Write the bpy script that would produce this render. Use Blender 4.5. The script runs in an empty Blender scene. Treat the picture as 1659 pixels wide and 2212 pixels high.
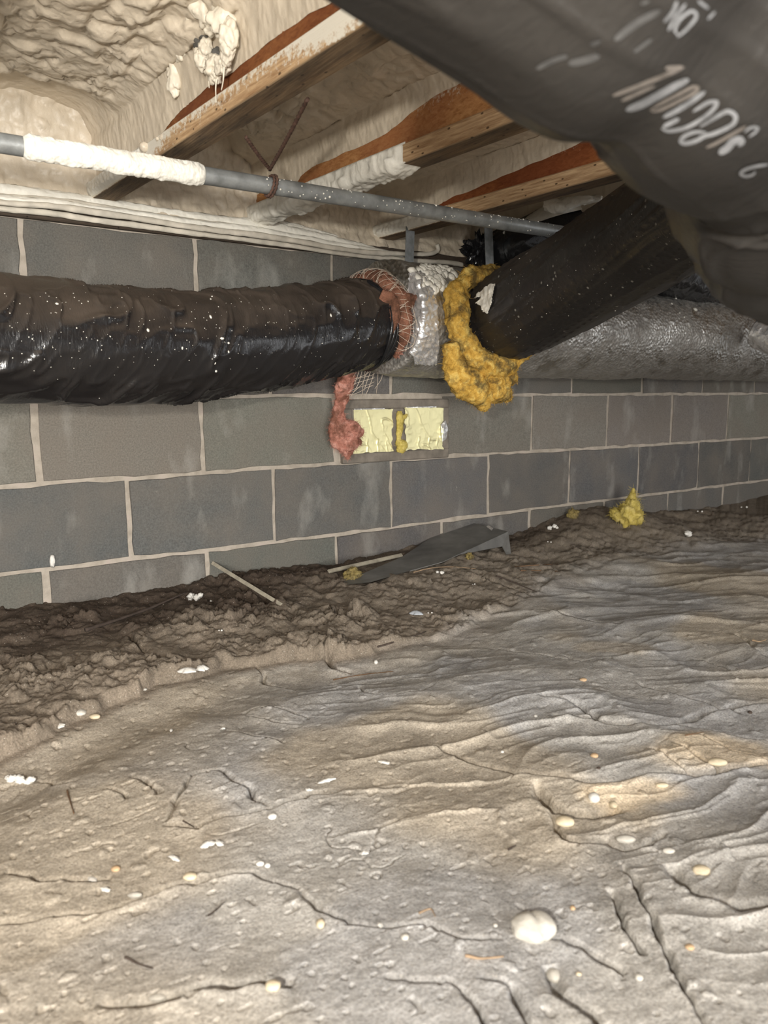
import bpy, math, random
import numpy as np
from mathutils import Vector, Euler
from mathutils.bvhtree import BVHTree

random.seed(4)
RNG = np.random.default_rng(11)
C = bpy.context.scene
COL = C.collection

# ------------------------------------------------------------------ camera, world, lights, exposure
CAM = np.array([-0.36424, -1.93789, 0.60346])
ROT = (math.radians(81.5331), math.radians(0.3715), math.radians(-34.9502))
FPX = 1661.39
cd = bpy.data.cameras.new('camera'); cam = bpy.data.objects.new('camera', cd); COL.objects.link(cam)
cam.location = CAM; cam.rotation_euler = ROT
cd.sensor_width = 36; cd.lens = FPX / 2212 * 36; cd.clip_start = .02
cd.dof.use_dof = True; cd.dof.focus_distance = 1.85; cd.dof.aperture_fstop = 6.5
C.camera = cam

w = bpy.data.worlds.new('world'); C.world = w; w.use_nodes = True
w.node_tree.nodes['Background'].inputs[0].default_value = (.97, .98, 1, 1)
w.node_tree.nodes['Background'].inputs[1].default_value = .62

def area(name, loc, target, sx, sy, power, color):
    l = bpy.data.lights.new(name, 'AREA'); l.shape = 'RECTANGLE'; l.size = sx; l.size_y = sy
    l.energy = power; l.color = color
    o = bpy.data.objects.new(name, l); COL.objects.link(o)
    o.location = loc
    o.rotation_euler = (Vector(target) - Vector(loc)).to_track_quat('-Z', 'Y').to_euler()
    return o
area('added_overhead_fill', (.15, -3.1, 1.34), (.35, -1.0, .1), 1.3, .8, 42, (.92, .96, 1))  # unseen overhead light, added to brighten the foreground floor
area('daylight_from_access_door', (3.3, -3.6, .62), (.6, -.5, .45), 1.5, .9, 14, (.95, .97, 1))
area('added_rear_fill', (-1.2, -4.2, .52), (.5, -.4, .45), 1.1, .6, 150, (1, .97, .92))  # unseen light behind the camera, added for general frontal brightness
area('hand_torch', (-.74, -2.10, .73), (.75, -.1, .62), .06, .06, 24, (1, .95, .86))
C.view_settings.view_transform = 'Standard'; C.view_settings.look = 'None'
C.view_settings.gamma = 1; C.view_settings.use_curve_mapping = False
C.view_settings.exposure = 0.0
try: C.cycles.use_denoising = True
except Exception: pass

# ------------------------------------------------------------------ photo measurements -> points in the room
RM = np.array(Euler(ROT, 'XYZ').to_matrix())
def ray(px, py): return RM @ np.array([(px - 829.5) / FPX, -(py - 1106) / FPX, -1.0])
def onY(px, py, y=0.0):
    d = ray(px, py); return CAM + d * ((y - CAM[1]) / d[1])
def onX(px, py, x):
    d = ray(px, py); return CAM + d * ((x - CAM[0]) / d[0])
def onZ(px, py, z):
    d = ray(px, py); return CAM + d * ((z - CAM[2]) / d[2])
def dep(px, py, dist): return CAM + ray(px, py) * dist

# ------------------------------------------------------------------ numpy noise
def _h(ix, iy, iz, s):
    n = (ix.astype(np.int64) * 374761393 + iy.astype(np.int64) * 668265263 + iz.astype(np.int64) * 2147483647 + s * 974711)
    n = (n ^ (n >> 13)) * 1274126177
    n = n & 0x7fffffffffff
    n = (n ^ (n >> 16)) * 2246822519 & 0x7fffffffffff
    return ((n ^ (n >> 15)) & 0xffffff) / float(0xffffff)
def vnoise(x, y, z=None, s=0):
    x = np.asarray(x, float); y = np.asarray(y, float)
    z = np.zeros_like(x) if z is None else np.asarray(z, float)
    ix, iy, iz = np.floor(x), np.floor(y), np.floor(z)
    fx, fy, fz = x - ix, y - iy, z - iz
    fx = fx ** 3 * (fx * (fx * 6 - 15) + 10); fy = fy ** 3 * (fy * (fy * 6 - 15) + 10); fz = fz ** 3 * (fz * (fz * 6 - 15) + 10)
    r = 0
    for a in (0, 1):
        for b in (0, 1):
            for c in ((0, 1) if np.any(fz) else (0,)):
                wgt = (fx if a else 1 - fx) * (fy if b else 1 - fy) * (fz if c else 1 - fz)
                r = r + wgt * _h(ix + a, iy + b, iz + c, s)
    return r * 2 - 1
def fbm(x, y, z=None, o=4, s=0, g=.5):
    a, t, r = 1., 0., 0.
    for i in range(o):
        k = 2.03 ** i
        r = r + a * vnoise(np.asarray(x) * k + 17.3 * i, np.asarray(y) * k - 9.1 * i, None if z is None else np.asarray(z) * k + 3.7 * i, s + i)
        t += a; a *= g
    return r / t
def worley(x, y, s=0):
    x = np.asarray(x, float); y = np.asarray(y, float)
    ix, iy = np.floor(x), np.floor(y); z = np.zeros_like(ix)
    f1 = np.full(x.shape, 9.); hid = np.zeros(x.shape)
    for a in (-1, 0, 1):
        for b in (-1, 0, 1):
            cx, cy = ix + a, iy + b
            px = cx + .1 + .8 * _h(cx, cy, z, s + 1); py = cy + .1 + .8 * _h(cx, cy, z, s + 2)
            d = np.hypot(px - x, py - y); m = d < f1
            f1 = np.where(m, d, f1); hid = np.where(m, _h(cx, cy, z, s + 3), hid)
    return f1, hid
def sstep(a, b, x):
    t = np.clip((x - a) / (b - a), 0, 1); return t * t * (3 - 2 * t)

# ------------------------------------------------------------------ materials
def new_mat(name, rough=.8, metal=0., spec=.5):
    m = bpy.data.materials.new(name); m.use_nodes = True
    nt = m.node_tree; b = nt.nodes['Principled BSDF']
    b.inputs['Roughness'].default_value = rough; b.inputs['Metallic'].default_value = metal
    b.inputs['Specular IOR Level'].default_value = spec
    return m, nt, b
def setin(nt, sock, v):
    if isinstance(v, bpy.types.NodeSocket): nt.links.new(v, sock)
    elif isinstance(v, (tuple, list)) and len(v) == 3 and sock.type == 'RGBA': sock.default_value = (*v, 1)
    else: sock.default_value = v
def coord(nt, scale=(1, 1, 1), kind='Object'):
    t = nt.nodes.new('ShaderNodeTexCoord'); mp = nt.nodes.new('ShaderNodeMapping')
    mp.inputs['Scale'].default_value = scale
    nt.links.new(t.outputs[kind], mp.inputs['Vector']); return mp.outputs[0]
def noise(nt, scale, detail=4, vec=None, rough=.55, dist=0.):
    n = nt.nodes.new('ShaderNodeTexNoise'); n.inputs['Scale'].default_value = scale
    n.inputs['Detail'].default_value = detail; n.inputs['Roughness'].default_value = rough; n.inputs['Distortion'].default_value = dist
    nt.links.new(vec if vec is not None else coord(nt), n.inputs['Vector']); return n.outputs['Fac']
def voro(nt, scale, vec=None, feature='F1', rnd=1.):
    n = nt.nodes.new('ShaderNodeTexVoronoi'); n.feature = feature; n.inputs['Scale'].default_value = scale
    n.inputs['Randomness'].default_value = rnd
    nt.links.new(vec if vec is not None else coord(nt), n.inputs['Vector']); return n.outputs
def ramp(nt, fac, stops):
    n = nt.nodes.new('ShaderNodeValToRGB'); cr = n.color_ramp
    while len(cr.elements) < len(stops): cr.elements.new(.5)
    for e, (p, c) in zip(cr.elements, stops):
        e.position = p; e.color = (c, c, c, 1) if isinstance(c, (int, float)) else (*c, 1)
    nt.links.new(fac, n.inputs[0]); return n.outputs[0]
def mix(nt, fac, a, b, mode='MIX'):
    n = nt.nodes.new('ShaderNodeMix'); n.data_type = 'RGBA'; n.blend_type = mode
    setin(nt, n.inputs[0], fac); setin(nt, n.inputs[6], a); setin(nt, n.inputs[7], b); return n.outputs[2]
def math_(nt, op, a, b=0.):
    n = nt.nodes.new('ShaderNodeMath'); n.operation = op; n.use_clamp = False
    setin(nt, n.inputs[0], a); setin(nt, n.inputs[1], b); return n.outputs[0]
def bump(nt, bsdf, h, strength=.5, dist=.002, prev=None):
    n = nt.nodes.new('ShaderNodeBump'); n.inputs['Strength'].default_value = strength; n.inputs['Distance'].default_value = dist
    nt.links.new(h, n.inputs['Height'])
    if prev is not None: nt.links.new(prev, n.inputs['Normal'])
    nt.links.new(n.outputs[0], bsdf.inputs['Normal']); return n.outputs[0]
def attr(nt, name):
    n = nt.nodes.new('ShaderNodeAttribute'); n.attribute_name = name; return n
def base(nt, b, c): setin(nt, b.inputs['Base Color'], c)

def m_block():
    m, nt, b = new_mat('concrete_block', .92, 0, .25)
    oi = nt.nodes.new('ShaderNodeObjectInfo')
    c = mix(nt, ramp(nt, noise(nt, 220, 3), [(.3, .62), (.7, 1.25)]), (0, 0, 0), oi.outputs['Color'], 'MIX')
    n = nt.nodes.new('ShaderNodeMix'); n.data_type = 'RGBA'; n.blend_type = 'MULTIPLY'; n.inputs[0].default_value = 1
    nt.links.new(oi.outputs['Color'], n.inputs[6]); nt.links.new(ramp(nt, noise(nt, 260, 4), [(.25, .62), (.75, 1.2)]), n.inputs[7]); c = n.outputs[2]
    c = mix(nt, ramp(nt, noise(nt, 7, 4), [(.35, 0.), (.7, .5)]), c, (.17, .145, .12))
    c = mix(nt, ramp(nt, noise(nt, 9, 5, coord(nt, (1, 1, .45))), [(.56, 0.), (.74, .5)]), c, (.36, .35, .32))
    c = mix(nt, ramp(nt, noise(nt, 30, 5, coord(nt, (1, 1, .5)), .7), [(.69, 0.), (.75, .6)]), c, (.42, .40, .36))
    base(nt, b, c)
    v = voro(nt, 330)['Distance']
    n1 = bump(nt, b, v, .55, .0012)
    bump(nt, b, noise(nt, 120, 5), .5, .0022, n1)
    return m
def m_mortar():
    m, nt, b = new_mat('mortar', .95, 0, .2)
    c = ramp(nt, noise(nt, 28, 5), [(.3, (.29, .255, .21)), (.55, (.39, .345, .29)), (.75, (.43, .36, .32))])
    base(nt, b, c); bump(nt, b, noise(nt, 160, 6), .7, .003); return m
def m_soil():
    m, nt, b = new_mat('silty_soil', .95, 0, .18)
    a = attr(nt, 'tint').outputs['Color']
    c = mix(nt, 1., a, ramp(nt, noise(nt, 300, 5, None, .75), [(.3, .50), (.7, 1.30)]), 'MULTIPLY')
    c = mix(nt, 1., c, ramp(nt, noise(nt, 26, 5), [(.3, .80), (.7, 1.14)]), 'MULTIPLY')
    sp = voro(nt, 150)
    c = mix(nt, ramp(nt, sp['Distance'], [(.10, .7), (.16, 0.)]), c, mix(nt, ramp(nt, noise(nt, 60, 1), [(.48, 0.), (.5, 1.)]), (.10, .085, .07), (.52, .48, .42)))
    fl = voro(nt, 34, coord(nt, (1, 2.6, 1)))
    c = mix(nt, math_(nt, 'MULTIPLY', ramp(nt, fl['Distance'], [(.05, .75), (.085, 0.)]), ramp(nt, noise(nt, 8, 3), [(.5, 0.), (.58, 1.)])), c, (.09, .075, .062))
    base(nt, b, c)
    h = noise(nt, 300, 5, None, .7); n1 = bump(nt, b, h, .6, .002)
    bump(nt, b, noise(nt, 75, 5), .3, .004, n1); return m
def m_foam(name='spray_foam', col=(.63, .545, .43), sheen=.42):
    m, nt, b = new_mat(name, sheen, 0, .4)
    n = noise(nt, 14, 4)
    c = mix(nt, ramp(nt, n, [(.3, 0.), (.7, 1.)]), tuple(v * .86 for v in col), tuple(min(1, v * 1.08) for v in col))
    c = mix(nt, ramp(nt, voro(nt, 170)['Distance'], [(.08, .5), (.14, 0.)]), c, tuple(min(1, v * 1.3) for v in col))
    base(nt, b, c)
    n1 = bump(nt, b, voro(nt, 95, coord(nt, (1, 1, .55)), 'SMOOTH_F1')['Distance'], .35, .006)
    bump(nt, b, noise(nt, 210, 3), .3, .002, n1); return m
def m_wood(name, c0, c1, vec_scale, dust=0.):
    m, nt, b = new_mat(name, .75, 0, .3)
    v = coord(nt, vec_scale)
    g = noise(nt, 60, 5, v, .6, .3)
    c = ramp(nt, g, [(.30, c0), (.62, c1), (.8, tuple(x * 1.2 for x in c1))])
    c = mix(nt, ramp(nt, voro(nt, 60, coord(nt, (1, .5, 1)))['Distance'], [(.09, .9), (.14, 0.)]), c, tuple(x * .25 for x in c0))
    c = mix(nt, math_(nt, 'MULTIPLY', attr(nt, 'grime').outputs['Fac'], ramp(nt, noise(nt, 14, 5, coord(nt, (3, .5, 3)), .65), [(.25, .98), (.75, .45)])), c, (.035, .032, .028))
    wh = attr(nt, 'white').outputs['Fac']
    f = math_(nt, 'ADD', wh, math_(nt, 'MULTIPLY', math_(nt, 'SUBTRACT', noise(nt, 90, 6, None, .75), .5), 1.6))
    c = mix(nt, ramp(nt, f, [(.42, 0.), (.62, 1.)]), c, (.70, .66, .57))
    base(nt, b, c); bump(nt, b, g, .4, .002); return m
def m_osb():
    m, nt, b = new_mat('joist_web_board', .8, 0, .3)
    v = coord(nt, (1, 5, 14))
    g = noise(nt, 12, 5, v, .6, .6)
    c = ramp(nt, g, [(.25, (.24, .10, .032)), (.5, (.47, .235, .085)), (.75, (.64, .36, .15))])
    c = mix(nt, ramp(nt, noise(nt, 3.2, 2), [(.4, 0.), (.6, .6)]), c, (.24, .075, .032))
    oi = nt.nodes.new('ShaderNodeObjectInfo'); c = mix(nt, 1., c, oi.outputs['Color'], 'MULTIPLY')
    wh = attr(nt, 'white').outputs['Fac']
    f = math_(nt, 'ADD', wh, math_(nt, 'MULTIPLY', math_(nt, 'SUBTRACT', noise(nt, 110, 6, None, .75), .5), 1.5))
    c = mix(nt, ramp(nt, f, [(.42, 0.), (.7, 1.)]), c, (.62, .54, .43))
    base(nt, b, c); bump(nt, b, g, .35, .002); return m
def m_plastic(name, dust_col, dust_amt, dark=(.010, .010, .011), rough=.24, speck=0., coat=0., grime=.35):
    m, nt, b = new_mat(name, rough, 0, .5)
    geo = nt.nodes.new('ShaderNodeNewGeometry'); sx = nt.nodes.new('ShaderNodeSeparateXYZ')
    nt.links.new(geo.outputs['Normal'], sx.inputs[0])
    up = ramp(nt, sx.outputs[2], [(.08, 0.), (.55, 1.)])
    n = noise(nt, 11, 6, None, .65)
    d = math_(nt, 'MULTIPLY', ramp(nt, n, [(.25, grime), (.75, 1.)]), math_(nt, 'ADD', math_(nt, 'MULTIPLY', up, dust_amt), grime * .45))
    c = mix(nt, d, dark, dust_col)
    r = math_(nt, 'ADD', math_(nt, 'MULTIPLY', d, .45), rough)
    if speck:
        f = None
        for sc, th in ((48, .13), (120, .11)):
            vv = voro(nt, sc)
            s_ = math_(nt, 'MULTIPLY', ramp(nt, vv['Distance'], [(th, 1.), (th + .02, 0.)]), ramp(nt, noise(nt, 9 + sc * .1, 2), [(.50, 0.), (.55, 1.)]))
            f = s_ if f is None else math_(nt, 'MAXIMUM', f, s_)
        f = math_(nt, 'MULTIPLY', f, speck)
        c = mix(nt, f, c, (.75, .72, .64)); r = mix(nt, f, r, (.6, .6, .6))
    base(nt, b, c); setin(nt, b.inputs['Roughness'], r)
    n1 = bump(nt, b, noise(nt, 45, 3, coord(nt, (3, 1, 1)), .5, 1.2), .25, .004)
    return m
def m_foil(name, col=(.78, .79, .80), rough=.3, scale=60, strength=.5, dirt=.3, met=.96):
    m, nt, b = new_mat(name, rough, 1., .5)
    n = noise(nt, 16, 6, None, .7)
    f = ramp(nt, n, [(.40, 0.), (.68, dirt)])
    base(nt, b, mix(nt, f, col, (.17, .15, .13)))
    setin(nt, b.inputs['Metallic'], ramp(nt, f, [(0., met), (1., .3)]))
    setin(nt, b.inputs['Roughness'], math_(nt, 'ADD', math_(nt, 'MULTIPLY', f, .5), rough))
    n1 = bump(nt, b, voro(nt, scale, coord(nt, (1, 1, 1.0)))['Distance'], strength, .006)
    bump(nt, b, noise(nt, scale * 3, 3), strength * .5, .002, n1); return m
def m_wool(name, cols, dark):
    m, nt, b = new_mat(name, .95, 0, .1)
    c = ramp(nt, noise(nt, 42, 5, None, .65, .8), [(.28, cols[0]), (.5, cols[1]), (.72, cols[2])])
    if dark: c = mix(nt, ramp(nt, noise(nt, 22, 5, None, .7), [(.46, 0.), (.62, .85)]), c, dark)
    base(nt, b, c)
    b.inputs['Subsurface Weight'].default_value = .0
    n1 = bump(nt, b, noise(nt, 130, 6, None, .7, 1.), .8, .006); return m
def m_plain(name, col, rough=.7, metal=0., nscale=60, amt=.25, bstr=.3, spec=.4):
    m, nt, b = new_mat(name, rough, metal, spec)
    n = noise(nt, nscale, 5)
    base(nt, b, mix(nt, ramp(nt, n, [(.3, 0.), (.7, 1.)]), tuple(x * (1 - amt) for x in col), tuple(min(1, x * (1 + amt)) for x in col)))
    bump(nt, b, noise(nt, nscale * 3, 4), bstr, .002); return m

MT = dict(
    block=m_block(), mortar=m_mortar(), soil=m_soil(), foam=m_foam('spray_foam', (.585, .51, .405)), foam_light=m_foam('cream_foam', (.70, .64, .53), .45), foam_white=m_foam('white_foam', (.76, .735, .66), .5),
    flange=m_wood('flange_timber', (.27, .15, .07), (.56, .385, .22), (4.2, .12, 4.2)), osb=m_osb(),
    sill=m_wood('sill_timber', (.035, .026, .020), (.075, .055, .04), (.6, 14, 14)),
    jacket=m_plastic('black_duct_jacket', (.066, .050, .038), 1.0, speck=.0, rough=.20, grime=.22),
    jacket_dusty=m_plastic('dusty_black_jacket', (.052, .042, .034), .8, rough=.30, grime=.5, speck=.25),
    jacket_big=m_plastic('grimy_black_jacket', (.028, .024, .0205), .6, dark=(.011, .0105, .010), rough=.27, grime=.75),
    jacket_shiny=m_plastic('shiny_black_jacket', (.03, .03, .03), .2, rough=.16, grime=.1),
    foil=m_foil('foil_jacket', (.54, .525, .49), .34, 95, .5, .8), tape=m_foil('bright_foil_tape', (.96, .96, .96), .24, 60, .6, .08, .74),
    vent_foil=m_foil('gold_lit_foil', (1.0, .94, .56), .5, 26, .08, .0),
    pink=m_wool('pink_fibreglass', [(.30, .115, .08), (.55, .25, .19), (.70, .40, .33)], (.16, .07, .045)),
    rust=m_wool('dirty_pink_fibreglass', [(.13, .060, .038), (.27, .125, .080), (.40, .20, .135)], (.085, .045, .030)),
    yellow=m_wool('yellow_fibreglass', [(.36, .19, .03), (.62, .38, .08), (.82, .62, .20)], (.085, .060, .030)),
    muddy=m_wool('muddy_fibreglass', [(.16, .12, .05), (.30, .235, .09), (.42, .34, .15)], (.09, .07, .045)), lime=m_wool('pale_yellow_fibreglass', [(.33, .25, .055), (.60, .48, .13), (.75, .62, .25)], None),
    net=m_plain('scrim_thread', (.62, .52, .42), .6), vent=m_plain('vent_plastic', (.17, .148, .122), .75, 0, 30, .3, .5),
    zinc=m_plain('galvanised_steel', (.255, .265, .262), .45, .35, 35, .3, .25), strap=m_plain('hanger_strap_steel', (.24, .25, .25), .45, .7, 40, .35),
    sheet=m_plain('dusty_sheet_metal', (.16, .158, .15), .55, .2, 12, .35, .15), lath=m_plain('weathered_lath', (.30, .27, .21), .85, 0, 40, .3),
    twig=m_plain('dry_twig', (.13, .075, .04), .9, 0, 50, .4), root=m_plain('dark_root', (.05, .036, .028), .9), straw=m_plain('pale_straw', (.27, .19, .12), .85),
    twine=m_plain('brown_wire', (.10, .055, .04), .8, 0, 80, .45), cable=m_plain('foam_dusted_cable', (.50, .46, .39), .65, 0, 25, .25, .35),
    stone=m_plain('white_pebble', (.46, .435, .385), .55, 0, 45, .26, .35), cream=m_plain('cream_pebble', (.52, .44, .31), .6, 0, 40, .25, .3),
    orange=m_plain('orange_pebble', (.42, .29, .17), .6, 0, 40, .25, .3), shell=m_plain('bleached_shell', (.64, .62, .575), .5, 0, 55, .14, .3),
    chip=m_plain('blue_grey_chip', (.40, .43, .46), .6), ink=m_plain('worn_white_print', (.145, .147, .152), .6, 0, 70, .42, .1),
    ink_tan=m_plain('tanned_print', (.105, .092, .081), .65, 0, 70, .3, .1), smear=m_plain('faint_streak', (.042, .041, .040), .6, 0, 60, .35, .1), deck=m_plain('subfloor_board', (.30, .20, .11), .8), black=m_plain('black_film', (.012, .012, .013), .22, 0, 40, .3),
    cavity_grey=m_plain('cavity_shade_grey', (.10, .095, .085), .9),
)

# ------------------------------------------------------------------ object helpers
def thing(name, label, cat, loc, group=None):
    o = bpy.data.objects.new(name, None); COL.objects.link(o); o.location = [float(v) for v in loc]; o.empty_display_size = .05
    o['label'] = label; o['category'] = cat
    if group: o['group'] = group
    return o
def root_loc(o):
    p = np.zeros(3)
    while o is not None: p = p + np.array(o.location); o = o.parent
    return p
def mesh(name, V, F, m, parent=None, smooth=True, loc=None, label=None):
    """V in room coordinates; the object sits at loc (top level) or at its parent's origin."""
    V = np.asarray(V, float)
    org = root_loc(parent) if parent is not None else (np.zeros(3) if loc is None else np.asarray(loc, float))
    me = bpy.data.meshes.new(name)
    if isinstance(F, np.ndarray):
        n, k = F.shape
        me.vertices.add(len(V)); me.vertices.foreach_set('co', (V - org).astype(np.float32).ravel())
        me.loops.add(n * k); me.loops.foreach_set('vertex_index', F.astype(np.int32).ravel())
        me.polygons.add(n); me.polygons.foreach_set('loop_start', np.arange(0, n * k, k, dtype=np.int32))
        me.update(calc_edges=True); me.validate()
    else:
        me.from_pydata((V - org).tolist(), [], F); me.update()
    if smooth: me.polygons.foreach_set('use_smooth', np.ones(len(me.polygons), bool))
    me.materials.append(MT[m] if isinstance(m, str) else m)
    o = bpy.data.objects.new(name, me); COL.objects.link(o)
    if parent is not None: o.parent = parent
    elif loc is not None: o.location = [float(v) for v in loc]
    if label: o['label'] = label
    return o
def tag(o, label, cat, group=None):
    o['label'] = label; o['category'] = cat
    if group: o['group'] = group
    return o
def vattr(o, name, vals):
    a = o.data.attributes.new(name, 'FLOAT', 'POINT'); a.data.foreach_set('value', np.asarray(vals, np.float32))
def gridF(nu, nv, wrap_v=False):
    i, j = np.meshgrid(np.arange(nu - 1), np.arange(nv if wrap_v else nv - 1), indexing='ij')
    j2 = (j + 1) % nv
    return np.stack([i * nv + j, (i + 1) * nv + j, (i + 1) * nv + j2, i * nv + j2], -1).reshape(-1, 4)
def spline(P, n):
    P = np.asarray(P, float); k = len(P)
    if k == 2:
        t = np.linspace(0, 1, n)[:, None]; return P[0] * (1 - t) + P[1] * t
    Q = np.vstack([2 * P[0] - P[1], P, 2 * P[-1] - P[-2]])
    L = np.concatenate([[0], np.cumsum(np.maximum(1e-9, np.linalg.norm(np.diff(P[:, :3], axis=0), axis=1)))])
    u = np.interp(np.linspace(0, L[-1], n), L, np.arange(k)); i = np.minimum(u.astype(int), k - 2); t = (u - i)[:, None]
    a, b, c, d = Q[i], Q[i + 1], Q[i + 2], Q[i + 3]
    return .5 * (2 * b + (c - a) * t + (2 * a - 5 * b + 4 * c - d) * t ** 2 + (3 * b - a - 3 * c + d) * t ** 3)
def frames(P):
    T = np.gradient(P, axis=0); T /= np.linalg.norm(T, axis=1)[:, None] + 1e-12
    ref = np.array([0, 0, 1.]) if abs(T[0][2]) < .8 else np.array([1., 0, 0])
    N = np.zeros_like(P); n = ref - T[0] * ref.dot(T[0]); N[0] = n / np.linalg.norm(n)
    for i in range(1, len(P)):
        n = N[i - 1] - T[i] * N[i - 1].dot(T[i]); N[i] = n / (np.linalg.norm(n) + 1e-12)
    return T, N, np.cross(T, N)
def tube(P, r, nl=40, nr=12, disp=None, caps=True, squash=(1, 1)):
    """Swept tube; r scalar or one radius per control point; disp(s, th, pts) -> radial offset."""
    P = np.asarray(P, float); rr = np.full(len(P), r) if np.isscalar(r) else np.asarray(r, float)
    S = spline(np.hstack([P, rr[:, None]]), nl); c, rad = S[:, :3], np.maximum(S[:, 3], 1e-5)
    T, N, B = frames(c)
    th = np.linspace(0, 2 * np.pi, nr, endpoint=False)
    dirs = N[:, None] * (np.cos(th) * squash[0])[None, :, None] + B[:, None] * (np.sin(th) * squash[1])[None, :, None]
    V = c[:, None] + dirs * rad[:, None, None]
    if disp is not None:
        s = np.concatenate([[0], np.cumsum(np.linalg.norm(np.diff(c, axis=0), axis=1))])
        V = V + dirs * disp(np.repeat(s[:, None], nr, 1), np.repeat(th[None], nl, 0), V)[..., None]
    F = gridF(nl, nr, True); V = V.reshape(-1, 3)
    if caps:
        F = F.tolist() + [list(range(nr))[::1], list(range((nl - 1) * nr, nl * nr))[::-1]]
    return V, F
def joinm(parts):
    V, F, o = [], [], 0
    for v, f in parts:
        f = f.tolist() if isinstance(f, np.ndarray) else f
        V.append(np.asarray(v)); F += [[i + o for i in q] for q in f]; o += len(v)
    return np.vstack(V), F
def box(a, b, bev=.002):
    a, b = np.minimum(a, b).astype(float), np.maximum(a, b).astype(float)
    V, e = [], min(bev, *(0.45 * (b - a)))
    import itertools
    bmv = []
    for sx, sy, sz in itertools.product((0, 1), repeat=3):
        p = np.where([sx, sy, sz], b, a); s = np.where([sx, sy, sz], -e, e)
        for ax in range(3):
            q = p + s; q[ax] = p[ax]; bmv.append(q)
    idx = lambda x, y, z, ax: ((x * 2 + y) * 2 + z) * 3 + ax
    F = []
    for ax in range(3):
        o1, o2 = [i for i in range(3) if i != ax]
        for sd in (0, 1):
            q = []
            for u, v in ((0, 0), (1, 0), (1, 1), (0, 1)):
                c = [0, 0, 0]; c[ax] = sd; c[o1] = u; c[o2] = v; q.append(idx(*c, ax))
            F.append(q)
    for ax in range(3):
        o1, o2 = [i for i in range(3) if i != ax]
        for u in (0, 1):
            for v in (0, 1):
                q = []
                for t in (0, 1):
                    c = [0, 0, 0]; c[ax] = t; c[o1] = u; c[o2] = v; q.append(c)
                F.append([idx(*q[0], o1), idx(*q[1], o1), idx(*q[1], o2), idx(*q[0], o2)])
    for c in itertools.product((0, 1), repeat=3): F.append([idx(*c, 0), idx(*c, 1), idx(*c, 2)])
    return np.array(bmv), F
_ICO = {}
def ico(sub):
    if sub not in _ICO:
        import bmesh
        bm = bmesh.new(); bmesh.ops.create_icosphere(bm, subdivisions=sub, radius=1.)
        bm.verts.ensure_lookup_table()
        _ICO[sub] = (np.array([v.co[:] for v in bm.verts]), np.array([[v.index for v in f.verts] for f in bm.faces])); bm.free()
    return _ICO[sub]
def blob(c, size, sub=3, amp=.2, freq=1.6, seed=0, rot=0., sharp=False):
    V, F = ico(sub); o = seed * 7.13
    d = fbm(V[:, 0] * freq + o, V[:, 1] * freq, V[:, 2] * freq, 3, seed)
    if sharp: d = np.abs(d) * 1.6 - .3
    V = V * (1 + amp * d)[:, None] * np.asarray(size)
    cs, sn = math.cos(rot), math.sin(rot)
    V = np.stack([V[:, 0] * cs - V[:, 1] * sn, V[:, 0] * sn + V[:, 1] * cs, V[:, 2]], 1)
    return V + np.asarray(c), F
def fibres(V, F, n, length, rng, wid=.0005, droop=.3, curl=.6):
    """thin curled wisps standing off a woolly surface, one joined mesh"""
    V = np.asarray(V); F = np.array([q[:3] for q in F]); idx = rng.integers(0, len(F), n)
    A, B_, C_ = V[F[idx, 0]], V[F[idx, 1]], V[F[idx, 2]]
    p = (A + B_ + C_) / 3; nn = np.cross(B_ - A, C_ - A); nn /= np.linalg.norm(nn, axis=1)[:, None] + 1e-12
    cen = V.mean(0); flip = np.einsum('ij,ij->i', nn, p - cen) < 0; nn[flip] *= -1
    d = nn * .6 + rng.normal(0, .6, (n, 3)); d[:, 2] -= droop; d /= np.linalg.norm(d, axis=1)[:, None]
    bend = rng.normal(0, curl, (n, 3)); L = length * rng.uniform(.4, 1.2, n)[:, None]
    side = np.cross(d, rng.normal(0, 1, (n, 3))); side /= np.linalg.norm(side, axis=1)[:, None]
    p0 = p - nn * .001; p1 = p + d * L * .5 + bend * L * .12; p2 = p + d * L * .9 + bend * L * .4
    W = wid
    vs = np.stack([p0 - side * W, p0 + side * W, p1 + side * W * .8, p1 - side * W * .8, p2], 1).reshape(-1, 3)
    k = np.arange(n)[:, None] * 5
    tri = np.vstack([k + [0, 1, 2], k + [0, 2, 3], k + [3, 2, 4]])
    return vs, tri
def ribbon(P, wdt, thick=.0012, up=None):
    """flat strip of width wdt along points P"""
    P = np.asarray(P, float); T, N, B = frames(P)
    side = B if up is None else np.cross(T, up)
    side = side / np.linalg.norm(side, axis=1)[:, None]; nn = np.cross(side, T)
    w2 = np.broadcast_to(np.asarray(wdt, float) / 2, (len(P),))[:, None]
    rings = np.stack([P - side * w2 - nn * thick / 2, P + side * w2 - nn * thick / 2, P + side * w2 + nn * thick / 2, P - side * w2 + nn * thick / 2], 1)
    n = len(P); F = gridF(n, 4, True).tolist() + [[0, 1, 2, 3], [(n - 1) * 4 + i for i in (3, 2, 1, 0)]]
    return rings.reshape(-1, 3), F

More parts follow.
